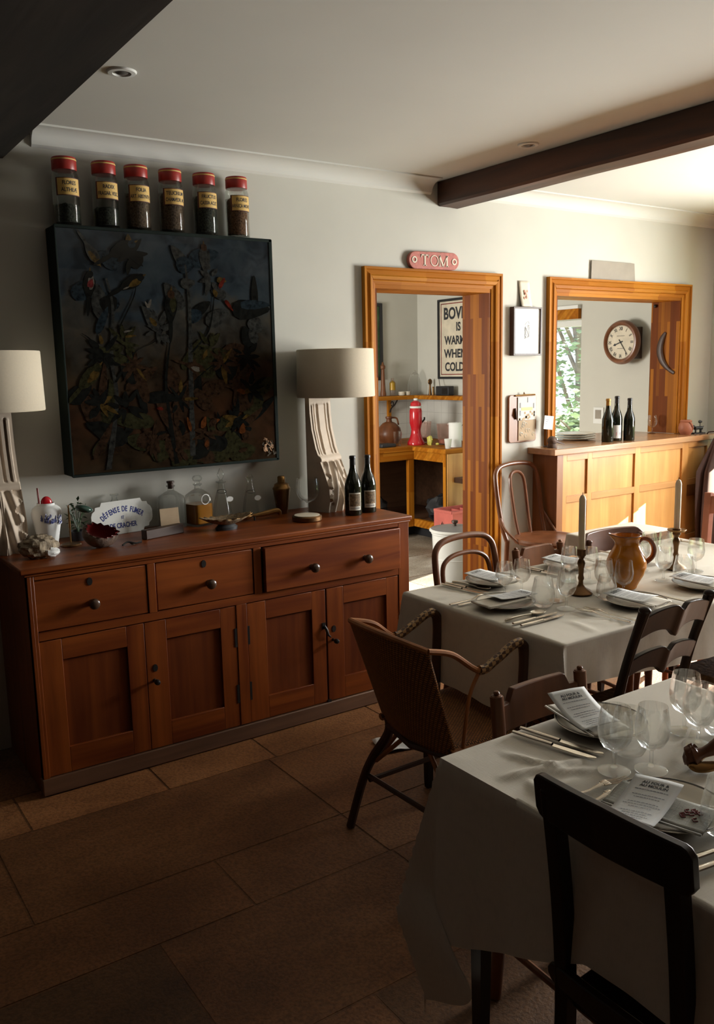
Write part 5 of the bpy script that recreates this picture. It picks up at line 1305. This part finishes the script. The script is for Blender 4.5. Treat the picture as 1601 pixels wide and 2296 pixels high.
# wicker armchair at the end of the long table (world coordinates)
def wicker_chair():
    t = thing('wicker_armchair', 'brown woven wicker armchair at the end of the long table', 'armchair', (1.65, 2.02, 0))
    ya, yb_ = 1.815, 2.205; SZ = .43
    def back(u, v):      # u near->far, v bottom->top
        k = (u-.5)*2
        y = 2.015+(k*.195)*(1-.08*(1-v)); x = 1.575-.115*v-.045*(1-k*k)*(.4+.6*v); z = SZ-.015+.345*v+.022*v*(1-k*k)-.022*(1-v)*(1-k*k)
        return (x, y, z)
    MB().grid(back, 26, 26).build('woven_back', 'wicker', t, solid=.010, smooth=60)
    MB().tube([back(i/26, 1) for i in range(27)], .0095, 8).build('top_roll', 'cane', t)
    def seat(u, v):
        k = (u-.5)*2; y = 2.015+k*(.175+.045*v); x = 1.56+.34*v; dip = -.012*(1-k*k)*math.sin(PI*v)
        return (x+.012*(1-k*k)*v, y, SZ+dip+(.0 if abs(k) < .98 else -.012))
    MB().grid(seat, 22, 24).build('woven_seat', 'wicker_flat', t, solid=.014, smooth=60)
    MB().tube([seat(0, v/10) for v in range(11)]+[seat(u/14, 1) for u in range(15)]+[seat(1, 1-v/10) for v in range(11)], .013, 8).build('seat_roll', 'cane', t)
    for k, y0, y1 in ((0, ya, ya-.012), (1, yb_, yb_+.012)):
        p0 = back(0 if k == 0 else 1, 1)
        q = spline([p0, (1.545, y0, .735), (1.635, y1, .672), (1.70, y1, .688), (1.775, y1, .722), (1.81, y1, .716), (1.822, y1, .675), (1.818, y1, .57), (1.808, y1, SZ-.02)], 6)
        a = MB().tube(q[:14], .009, 8).build('arm_rail', 'cane', t)
        MB().tube(q[12:29], .014, 8, flat=1.25).build('wrapped_armrest', 'wrap', t)
        MB().tube(q[28:], .015, 8, flat=1.15).build('arm_post', 'cane_dark', t)
        MB().tube(spline([(1.645, y1, .676), (1.60, y1, .60), (1.585, y0, SZ+.01)], 5), .006, 7).build('arm_strut', 'cane', t)
    fl = [('rear', 1.50, 2.30, 1.575, 2.175), ('rear', 1.52, 1.70+.06, 1.58, 1.86), ('front', 1.87, 2.25, 1.85, 2.185), ('front', 1.87, 1.80, 1.85, 1.845)]
    for nm, fx, fy, tx, ty in fl:
        MB().tube(spline([(fx, fy, 0), ((fx*.55+tx*.45), (fy*.55+ty*.45), .22), (tx, ty, .36), (tx+.004, ty, SZ-.01)], 6), [.015]*8+[.0165]*11, 10).build('leg', 'cane_dark', t)
    for a, b in (((1.537, 2.235, .20), (1.547, 1.81, .20)), ((1.537, 2.235, .185), (1.860, 2.215, .20)), ((1.547, 1.81, .20), (1.860, 1.823, .20))): MB().tube([a, b], .009, 8).build('stretcher', 'cane_dark', t)
    for a, b in (((1.55, 2.21, .26), (1.57, 2.06, SZ-.03)), ((1.555, 1.83, .26), (1.57, 1.97, SZ-.03)), ((1.555, 1.83, .26), (1.70, 1.84, SZ-.025)), ((1.55, 2.21, .26), (1.70, 2.19, SZ-.025))): MB().tube([a, b], .0075, 8).build('brace', 'cane', t)
    MB().tube([(1.575, 2.175, SZ-.035), (1.55, 2.02, SZ-.045), (1.58, 1.86, SZ-.035)], .012, 8).build('back_bar', 'cane_dark', t)
wicker_chair()
o = MB().grid(lambda u, v: (1.92+.18*u+.03*v, 2.68+.13*v-.04*u, .003+.010*math.sin(u*5+v*4)**2), 10, 10).build('crumpled_cloth', 'white', loc=(2.05, 2.7, 0), solid=.002); tag(o, 'crumpled pale cloth on the floor behind the wicker armchair', 'cloth')

# coat hanging at the end of the bar
def coat():
    t = thing('hanging_coat', 'dark brown coat hanging from the right end of the bar', 'coat', (5.20, 3.40, 0))
    def fn(u, v):
        a = 2*PI*u; z = 1.075-.80*v; e = min(1, v*3.0+.10); wd = .030+.130*e**.8+.02*math.sin(v*3); dp = .020+.032*e
        f = 1+.14*math.sin(a*7+v*1.5)*e+.06*math.sin(a*13+1)*e
        return (5.235-.0*v+wd*math.cos(a)*f*(1.0 if math.cos(a) > 0 else 1.25), 3.385+dp*math.sin(a)*f, z)
    m = MB(); m.grid(fn, 90, 30, closeu=True); n = 90
    m.add([fn(i/n, 0) for i in range(n)], [tuple(range(n))]); m.build('coat_body', 'coat', t, smooth=60)
    MB().tube([(5.22, 3.41, 1.07), (5.22, 3.43, 1.082), (5.22, 3.48, 1.076), (5.22, 3.49, 1.064)], .004, 6).build('hanging_loop', 'coat', t)
coat()

# ------------------------------------------------------------------ kitchen behind the wall
WT = .84
t = thing('kitchen_unit', 'oak framed open kitchen base unit with wooden worktop along the far corner', 'kitchen unit', (4.9, 6.6, 0))
m = MB(); m.prism([(2.2, 6.18), (4.80, 6.18), (4.80, 5.72), (KX-.002, 5.72), (KX-.002, KY-.002), (2.2, KY-.002)], WT-.04, WT, axis='Z'); m.build('worktop', 'stave_x', t, bevel=.003)
for x in (2.24, 3.3, 4.10, 4.80): MB().box(x-.03, x+.03, 6.20, 6.24, .13, WT-.04).build('post', 'stave_z', t, bevel=.002)
MB().box(4.82, 4.86, 5.72, 5.78, .13, WT-.04).build('post', 'stave_z', t, bevel=.002)
for b in ((2.2, 4.82, 6.195, 6.235, WT-.12, WT-.04), (4.825, 4.865, 5.74, 6.2, WT-.12, WT-.04), (2.2, 4.82, 6.195, 6.235, .10, .17), (4.825, 4.865, 5.74, 6.2, .10, .17)): MB().box(*b).build('rail', 'stave_x', t, bevel=.002)
m = MB(); m.prism([(2.2, 6.24), (4.86, 6.24), (4.86, 5.76), (5.48, 5.76), (5.48, KY-.01), (2.2, KY-.01)], .12, .15, axis='Z'); m.build('bottom_shelf', 'pine_dark', t)
m = MB(); m.prism([(2.2, 6.32), (4.92, 6.32), (4.92, 5.80), (4.94, 5.80), (4.94, 6.34), (2.2, 6.34)], 0, .12, axis='Z'); m.build('plinth', 'black', t)
m = MB(); m.box(4.82, KX-.004, 5.722, 5.74, .005, WT-.042); m.build('end_panel', 'oak_bar', t, bevel=.002)
m = MB(); m.box(4.815, 4.872, 5.712, 5.722, .005, WT-.042); m.build('end_stile', 'oak_bar', t, bevel=.001)
MB().prism([(2.2, KY-.03), (5.44, KY-.03), (5.44, 5.76), (5.46, 5.76), (5.46, KY-.012), (2.2, KY-.012)], .152, WT-.042, axis='Z').build('back_panel', 'pine_dark', t)
MB().box(4.90, 5.40, 5.44, 5.722, .545, .59).build('side_shelf', 'dark_wood', t, bevel=.002)
m = MB(); m.box(2.2, KX-.002, KY-.006, KY-.001, WT, 1.232); m.box(KX-.006, KX-.001, 5.45, KY-.006, WT, 1.232); o = m.build('trim_4', 'tiles', smooth=0); struct(o)
t = thing('wall_shelf', 'long oak corner shelf on an iron bracket above the kitchen worktop', 'shelf', (5.2, 6.9, 1.235))
MB().prism([(3.6, 6.77), (5.29, 6.77), (5.29, 5.55), (KX-.002, 5.55), (KX-.002, KY-.002), (3.6, KY-.002)], 1.236, 1.274, axis='Z').build('board', 'stave_x', t, bevel=.003)
for x in (5.115, 4.2):
    MB().box(x-.018, x+.018, KY-.035, KY-.008, 1.06, 1.236).build('bracket', 'stave_z', t)
    MB().tube(spline([(x, KY-.036, 1.11), (x, KY-.06, 1.15), (x, KY-.12, 1.19), (x, KY-.16, 1.234)], 5), .007, 8).tube([(x+.0, KY-.075+.022*math.cos(a*.5), 1.195+.022*math.sin(a*.5)) for a in range(12)], .005, 6).build('scroll', 'iron', t)
SH = 1.274
t = thing('framed_picture', 'dark framed picture at the left of the kitchen back wall', 'picture', (4.8, KY, 1.8))
m = MB(); fx0, fx1, fz0, fz1 = 4.56, 5.048, 1.43, 2.165
for a in ((fx0, fx0+.03, fz0, fz1), (fx1-.03, fx1, fz0, fz1), (fx0+.03, fx1-.03, fz1-.03, fz1), (fx0+.03, fx1-.03, fz0, fz0+.03)): m.box(a[0], a[1], KY-.03, KY-.001, a[2], a[3])
m.build('frame', 'black', t, bevel=.002); MB().box(fx0+.03, fx1-.03, KY-.015, KY-.01, fz0+.03, fz1-.03).build('picture', 'leaf_dark', t, smooth=0)
t = thing('framed_poster', 'black-framed cream poster with heavy black lettering BOVRIL on the kitchen wall', 'poster', (KX, 6.34, 1.8))
py0, py1, pz0, pz1 = 6.045, 6.635, 1.428, 2.182
m = MB()
for a in ((py0, py0+.022, pz0, pz1), (py1-.022, py1, pz0, pz1), (py0+.022, py1-.022, pz1-.022, pz1), (py0+.022, py1-.022, pz0, pz0+.022)): m.box(KX-.028, KX-.001, *a)
m.build('frame', 'black', t, bevel=.002); sh = MB().box(KX-.014, KX-.010, py0+.022, py1-.022, pz0+.022, pz1-.022).build('sheet', 'cream', t, smooth=0)
m = MB(); i = .040
for a in ((py0+i, py0+i+.008, pz0+i, pz1-i), (py1-i-.008, py1-i, pz0+i, pz1-i), (py0+i, py1-i, pz1-i-.008, pz1-i), (py0+i, py1-i, pz0+i, pz0+i+.008)): m.box(KX-.0155, KX-.014, *a)
m.build('red_border', 'red_shell', sh, smooth=0)
mt0 = Matrix(((0, 0, -1, 0), (-1, 0, 0, 0), (0, 1, 0, 0), (0, 0, 0, 1)))
m = MB()
for s, z, size, sx in (('BOVRIL', 2.040, .150, .86), ('IS', 1.915, .110, .85), ('WARMER', 1.790, .110, .86), ('WHEN', 1.665, .110, .96), ('COLDER', 1.540, .112, .90)):
    tv, tf = text(s, size, .035, sx); m.add(tv, tf, T((KX-.0152, (py0+py1)/2+(.045 if s == 'WHEN' else 0), z)) @ mt0)
m.build('lettering', 'ink', sh, smooth=0)
t = thing('pepper_mill', 'tall turned brown pepper mill at the left end of the kitchen shelf', 'pepper mill', (5.000, 6.895, SH))
MB().lathe([(0, 0), (.029, 0), (.030, .02), (.024, .06), (.020, .15), (.017, .24), (.016, .258)], 20).build('body', 'chair_mid', t, world=False)
MB().lathe([(.016, .258), (.024, .268), (.025, .290), (.016, .302), (.008, .312), (.011, .322), (0, .334)], 20).build('knob', 'chair_mid', t, world=False)
t = thing('oil_bottle', 'small bottle of yellow oil on the kitchen shelf', 'bottle', (5.118, 6.90, SH))
MB().lathe([(0, 0), (.029, 0), (.030, .05), (.030, .125), (.016, .150), (.015, .172), (0, .173)], 18).build('bottle', 'pinkglass', t, world=False); MB().lathe([(0, .055), (.0285, .055), (.0285, .125), (0, .15)], 18).build('oil', 'yellow', t, world=False)
for x, l in ((5.205, 'left of two small white ramekins on the kitchen shelf'), (5.275, 'right of two small white ramekins on the kitchen shelf')):
    o = MB().lathe([(0, 0), (.026, 0), (.031, .004), (.033, .036), (.030, .038), (.028, .006), (0, .006)], 20).build('ramekin', 'porcelain', loc=(x, 6.865, SH), world=False); tag(o, l, 'ramekin', 'ramekins on the kitchen shelf')
t = thing('glass_jar', 'large clear glass storage jar in the corner of the kitchen shelf', 'jar', (5.365, 6.865, SH))
MB().lathe([(0, .002), (.06, 0), (.068, .01), (.07, .12), (.05, .165), (.045, .18), (.045, .20), (.020, .225), (.018, .24), (0, .245)], 26).build('jar_body', 'glass', t, world=False)
t = thing('corkscrew', 'dark lever corkscrew standing beside the small black radio', 'corkscrew', (5.43, 6.70, SH))
MB().lathe([(0, 0), (.018, 0), (.014, .03), (.009, .09), (.012, .11)], 14).ball((0, 0, .128), (.026, .012, .030), 14).build('body', 'bronze', t, world=False)
MB().lathe([(0, 0), (.012, 0), (.008, .06), (.010, .08), (0, .082)], 12, T((-.01, -.06, 0))).build('lever', 'brass', t, world=False)
t = thing('radio', 'small black radio on the kitchen shelf below the poster', 'radio', (5.40, 6.45, SH))
MB().box(-.035, .035, -.105, .085, 0, .088).build('case', 'black', t, world=False, bevel=.006); MB().tube([(.02, .085, .08), (.03, .115, .16)], .003, 6).build('aerial', 'iron', t, world=False)
MB().box(-.037, -.035, -.09, -.01, .015, .07).build('speaker_grille', 'iron', t, world=False, smooth=0)
# worktop
t = thing('pottery_flagon', 'round brown pottery flagon on the kitchen worktop', 'flagon', (4.82, 6.56, WT))
MB().lathe([(0, 0), (.07, 0), (.108, .04), (.120, .09), (.105, .15), (.06, .195), (.028, .208), (.024, .232), (.034, .240), (.034, .255), (.02, .256)], 30).build('body', 'chair_brown', t, world=False); MB().tube(spline([(.03, -.01, .245), (.075, -.02, .235), (.095, -.02, .175)], 6), .008, 8).build('handle', 'chair_brown', t, world=False)
t = thing('drinking_glass', 'clear straight drinking glass in front of the brown flagon', 'glass', (4.745, 6.33, WT)); MB().lathe([(0, .002), (.030, 0), (.034, .004), (.038, .13), (.0365, .13), (.033, .008), (0, .006)], 24).build('glass_body', 'glass', t, world=False)
o = MB().cbox((0, 0, .016), (.16, .12, .032)).build('black_tray', 'black', loc=(4.585, 6.30, WT), world=False, bevel=.008); tag(o, 'flat black box at the left of the kitchen worktop', 'box')
t = thing('citrus_press', 'tall glossy red appliance on the kitchen worktop corner', 'appliance', (4.935, 6.30, WT))
MB().lathe([(0, 0), (.080, 0), (.082, .02), (.060, .06), (.048, .10), (.044, .14), (.050, .17), (.058, .20), (.058, .31), (.050, .335)], 26).build('body', 'red_glossy', t, world=False)
MB().lathe([(.050, .335), (.056, .340), (.056, .352), (.047, .356)], 26).build('white_band', 'white', t, world=False)
MB().lathe([(.047, .356), (.050, .362), (.046, .385), (.024, .402), (.010, .405)], 26).build('head', 'red_glossy', t, world=False)
MB().lathe([(.010, .405), (.018, .408), (.019, .424), (0, .428)], 18).build('tip', 'white', t, world=False)
MB().tube([(.058, 0, .19), (.085, -.02, .23), (.085, -.02, .25)], .008, 8).build('lever', 'iron', t, world=False)
t = thing('folded_sponge', 'yellow-green wedge in front of the plastic jugs', 'peel', (4.985, 6.16, WT)); MB().ball((0, 0, .040), (.022, .030, .046), 14, wob=.4, fr=3).ball((.04, -.06, .012), (.016, .02, .012), 10).build('wedge', 'lemon', t, world=False)
def pjug(x, y, h, r, label):
    t = thing('plastic_jug', label, 'jug', (x, y, WT), R(40), 'clear jugs on the kitchen worktop')
    MB().lathe([(0, .003), (r*.75, 0), (r*.8, .006), (r, h), (r*.98, h), (r*.77, .01), (0, .008)], 28).build('jug_body', 'pinkglass', t, world=False)
    MB().tube(spline([(r*.98, 0, h*.9), (r*1.55, 0, h*.8), (r*1.5, 0, h*.4), (r*.85, 0, h*.25)], 5), .007, 8).build('handle', 'pinkglass', t, world=False)
    MB().lathe([(0, .012), (r*.76, .012), (r*.80, h*.25), (0, h*.25)], 24).build('pink_contents', 'blush', t, world=False)
pjug(5.12, 6.42, .20, .075, 'left clear plastic jug behind the yellow-green wedge'); pjug(5.135, 6.12, .19, .080, 'right clear plastic jug beside the white paper roll')
t = thing('paper_roll', 'upright white paper towel roll on the kitchen worktop', 'paper roll', (5.035, 5.865, WT)); MB().lathe([(.02, .0), (.056, 0), (.057, .004), (.057, .212), (.055, .216), (.02, .216), (.02, 0)], 32).build('roll', 'white', t, world=False)
o = MB().lathe([(0, .002), (.022, 0), (.024, .004), (.034, .085), (.032, .085), (.022, .006), (0, .005)], 20).build('small_cup', 'white_enamel', loc=(4.885, 5.785, WT), world=False); tag(o, 'small white cup at the front corner of the kitchen worktop', 'cup')
t = thing('herb_pot', 'dark green herb pot behind the paper roll', 'plant', (5.32, 5.98, WT))
MB().lathe([(0, 0), (.05, 0), (.065, .10), (.06, .10), (.045, .008), (0, .008)], 20).build('pot', 'white_enamel', t, world=False)
m = MB(); rs = random.Random(12)
for _ in range(60):
    a = rs.uniform(0, 2*PI); c = (.07*rs.random()*math.cos(a), .07*rs.random()*math.sin(a), .11+.13*rs.random()); m.add([(0, 0, 0), (.018, .012, .005), (.036, 0, 0), (.018, -.012, .004)], [(0, 1, 2, 3)], T(c) @ RZ(a) @ RY(rs.uniform(-1, 1)))
for a in range(6): m.tube([(0, 0, .08), (.04*math.cos(a), .04*math.sin(a), .2)], .002, 5)
m.build('leaves', 'leaf_dark', t, world=False)
for x, y, r, l in ((4.62, 6.55, .13, 'dark bulging bag on the shelf in the left kitchen unit'), (5.02, 6.02, .15, 'dark bulging bag on the shelf in the right kitchen unit')):
    o = MB().ball((0, 0, r*.78), (r, r*.9, r*.8), 20, wob=.35, fr=3).build('bag', 'black', loc=(x, y, .15), world=False); tag(o, l, 'bag', 'bags under the kitchen worktop')
o = MB().cbox((0, 0, .055), (.12, .10, .11)).build('white_carton', 'white_enamel', loc=(4.42, 6.38, .152), world=False, bevel=.02, seg=3); tag(o, 'small rounded white tub at the left of the kitchen unit shelf', 'tub')
t = thing('bottle_crate', 'faded red plastic bottle crate with dark printed emblem on the kitchen floor', 'crate', (4.80, 5.54, 0))
m = MB(); cx0, cx1, cy0, cy1, cz = 4.615, 4.99, 5.41, 5.655, .355
for a in ((cx0, cx0+.012, cy0, cy1), (cx1-.012, cx1, cy0, cy1), (cx0+.012, cx1-.012, cy0, cy0+.012), (cx0+.012, cx1-.012, cy1-.012, cy1)): m.box(*a, .004, cz)
m.box(cx0, cx1, cy0, cy1, 0, .012)
for k in range(1, 4): m.box(cx0+(cx1-cx0)*k/4-.004, cx0+(cx1-cx0)*k/4+.004, cy0+.012, cy1-.012, .10, cz-.02)
m.box(cx0+.012, cx1-.012, (cy0+cy1)/2-.004, (cy0+cy1)/2+.004, .10, cz-.02)
m.box(cx0-.004, cx1+.004, cy0-.004, cy0+.010, cz-.022, cz); m.box(cx0-.004, cx0+.010, cy0, cy1, cz-.022, cz)
cr = m.build('crate_body', 'cardboard_red', t, bevel=.002)
m = MB()
def emblem(fn, s):
    for poly in ([(-.075, -.02), (.075, -.02), (.06, -.045), (-.06, -.045)], [(-.05, -.012), (-.005, .06), (-.005, -.012)], [(.003, -.012), (.003, .05), (.05, -.012)], [(-.08, -.055), (.08, -.055), (.08, -.063), (-.08, -.063)], [(-.06, -.070), (.06, -.070), (.06, -.082), (-.06, -.082)]):
        m.add([fn(a*s, b*s) for a, b in poly], [tuple(range(len(poly)))])
emblem(lambda a, b: (cx0-.0015, 5.535-a, .20+b), 1.0); emblem(lambda a, b: (4.80+a, cy0-.0015, .20+b), 1.0); m.build('emblem', 'iron', cr, smooth=0)
for i in range(4):
    for j in range(2):
        o = MB().lathe([(0, 0), (.034, 0), (.034, .15), (.014, .21), (.013, .262), (0, .263)], 16).build('crate_bottle', 'wine', loc=(cx0+.0470+.0938*i, cy0+.066+.113*j, .013), world=False)
        tag(o, 'dark bottle standing inside the red crate', 'bottle', 'bottles in the red crate')
t = thing('enamel_bin', 'white enamel bin with dark grey lid just beyond the doorway', 'bin', (3.665, 4.275, 0))
MB().lathe([(0, .002), (.125, 0), (.130, .01), (.150, .46), (.156, .465), (.156, .478), (.148, .48)], 40).build('bin_body', 'white_enamel', t, world=False)
MB().lathe([(.158, .476), (.168, .482), (.168, .490), (.158, .496)], 40).build('lid_rim', 'white_enamel', t, world=False)
MB().lathe([(.160, .480), (.158, .497), (.10, .508), (0, .512)], 40).build('lid', 'enamel_dark', t, world=False)
MB().lathe([(.012, .510), (.010, .525), (.022, .535), (.020, .548), (0, .552)], 18).build('lid_knob', 'dark_wood', t, world=False)
MB().lathe([(.139, .30), (.146, .303), (.140, .306)], 40).build('band', 'white', t, world=False)

# clock and switch on the wall seen through the hatch
t = thing('wall_clock', 'round wooden drop-less wall clock with cream Roman dial seen through the hatch', 'clock', (KX, 4.36, 1.70))
mc = Matrix.Translation((5.40, 4.36, 1.70)) @ mt0      # local x -> -Y, local y -> up, local z -> towards room (-X)
MB().box(5.395, KX-.001, 4.255, 4.465, 1.575, 1.81).build('case_box', 'dark_wood', t, bevel=.003)
MB().lathe([(.125, .020), (.128, .028), (.138, .036), (.150, .034), (.160, .022), (.165, .008), (.165, -.004), (.10, -.004)], 56, mc).build('bezel', 'bentwood', t)
dial = MB().lathe([(.130, .018), (.07, .0185), (0, .019)], 56, mc).build('dial', 'cream', t)
m = MB()
for k, s in enumerate(('XII', 'I', 'II', 'III', 'IIII', 'V', 'VI', 'VII', 'VIII', 'IX', 'X', 'XI')):
    a = -k*PI/6; tv, tf = text(s, .036, .02, .72); m.add(tv, tf, mc @ Matrix.Rotation(a, 4, 'Z') @ T((0, .100, .0198)))
for k in range(60):
    a = k*PI/30; m.add([(-.0008, .119, .0198), (.0008, .119, .0198), (.0008, .124, .0198), (-.0008, .124, .0198)], [(0, 1, 2, 3)], mc @ Matrix.Rotation(a, 4, 'Z'))
for i in range(9): m.add([(-.036+.008*i, .045, .0198), (-.031+.008*i, .045, .0198), (-.031+.008*i, .049, .0198), (-.036+.008*i, .049, .0198)], [(0, 1, 2, 3)], mc)
for i in range(7): m.add([(-.028+.008*i, -.048, .0198), (-.023+.008*i, -.048, .0198), (-.023+.008*i, -.044, .0198), (-.028+.008*i, -.044, .0198)], [(0, 1, 2, 3)], mc)
m.build('numerals', 'ink', dial, smooth=0)
MB().prism([(-.004, -.02), (.004, -.02), (.0035, .045), (.010, .055), (0, .072), (-.010, .055), (-.0035, .045)], .0205, .0225, mc @ Matrix.Rotation(R(109), 4, 'Z'), axis='Z').build('hour_hand', 'ink', t, smooth=0)
MB().prism([(-.003, -.025), (.003, -.025), (.0015, .108), (-.0015, .108)], .0230, .0245, mc @ Matrix.Rotation(R(-145), 4, 'Z'), axis='Z').lathe([(.007, .019), (.007, .0255), (0, .0256)], 14, mc).build('minute_hand', 'ink', t, smooth=0)
t = thing('wall_switch', 'small grey switch plate with white edge on the wall beyond the hatch', 'switch', (KX, 4.65, 1.14))
MB().box(KX-.010, KX-.001, 4.60, 4.70, 1.07, 1.20).build('plate', 'white', t, bevel=.002); MB().box(KX-.014, KX-.010, 4.622, 4.678, 1.11, 1.18).build('rocker', 'grey_board', t, smooth=0)

# ------------------------------------------------------------------ garden outside
o = MB().box(KX+.2, 22, -6, 24, -.12, -.05).build('ground', 'grass', smooth=0); struct(o)
def shrub(x, y, h, r, label, seed):
    t = thing('garden_tree', label, 'tree', (x, y, -.05), 0, 'trees outside the kitchen window'); rs = random.Random(seed)
    m = MB(); m.tube([(0, 0, 0), (.05, .03, h*.4), (0, .06, h*.8)], [.09, .06, .03], 8)
    for k in range(9):
        a = rs.uniform(0, 2*PI); m.tube([(.03, .03, h*rs.uniform(.2, .6)), (r*.5*math.cos(a), r*.5*math.sin(a), h*.7), (r*.85*math.cos(a), r*.85*math.sin(a), h*rs.uniform(.6, 1))], [.03, .018, .008], 6)
    m.build('trunk', 'bark', t, world=False)
    m = MB()
    for _ in range(1500):
        d = Vector((rs.gauss(0, 1), rs.gauss(0, 1), rs.gauss(0, 1))).normalized()*rs.uniform(.35, 1); c = (d.x*r, d.y*r, h*.58+d.z*h*.48); s = rs.uniform(.03, .07)
        m.add([(-s, 0, 0), (0, s*.5, 0), (s, 0, s*.2), (0, -s*.5, 0)], [(0, 1, 2, 3)], T(c) @ RZ(rs.uniform(0, 6)) @ RX(rs.uniform(-1.4, 1.4)))
    m.build('foliage', 'leaf', t, world=False, smooth=0)
shrub(8.6, 7.6, 3.4, 1.2, 'tall pale green tree seen through the kitchen window', 3)
shrub(10.4, 10.6, 4.2, 1.4, 'further pale green tree seen through the kitchen window', 5)
shrub(7.0, 6.0, 1.3, .45, 'low leafy shrub at the foot of the kitchen window view', 8)
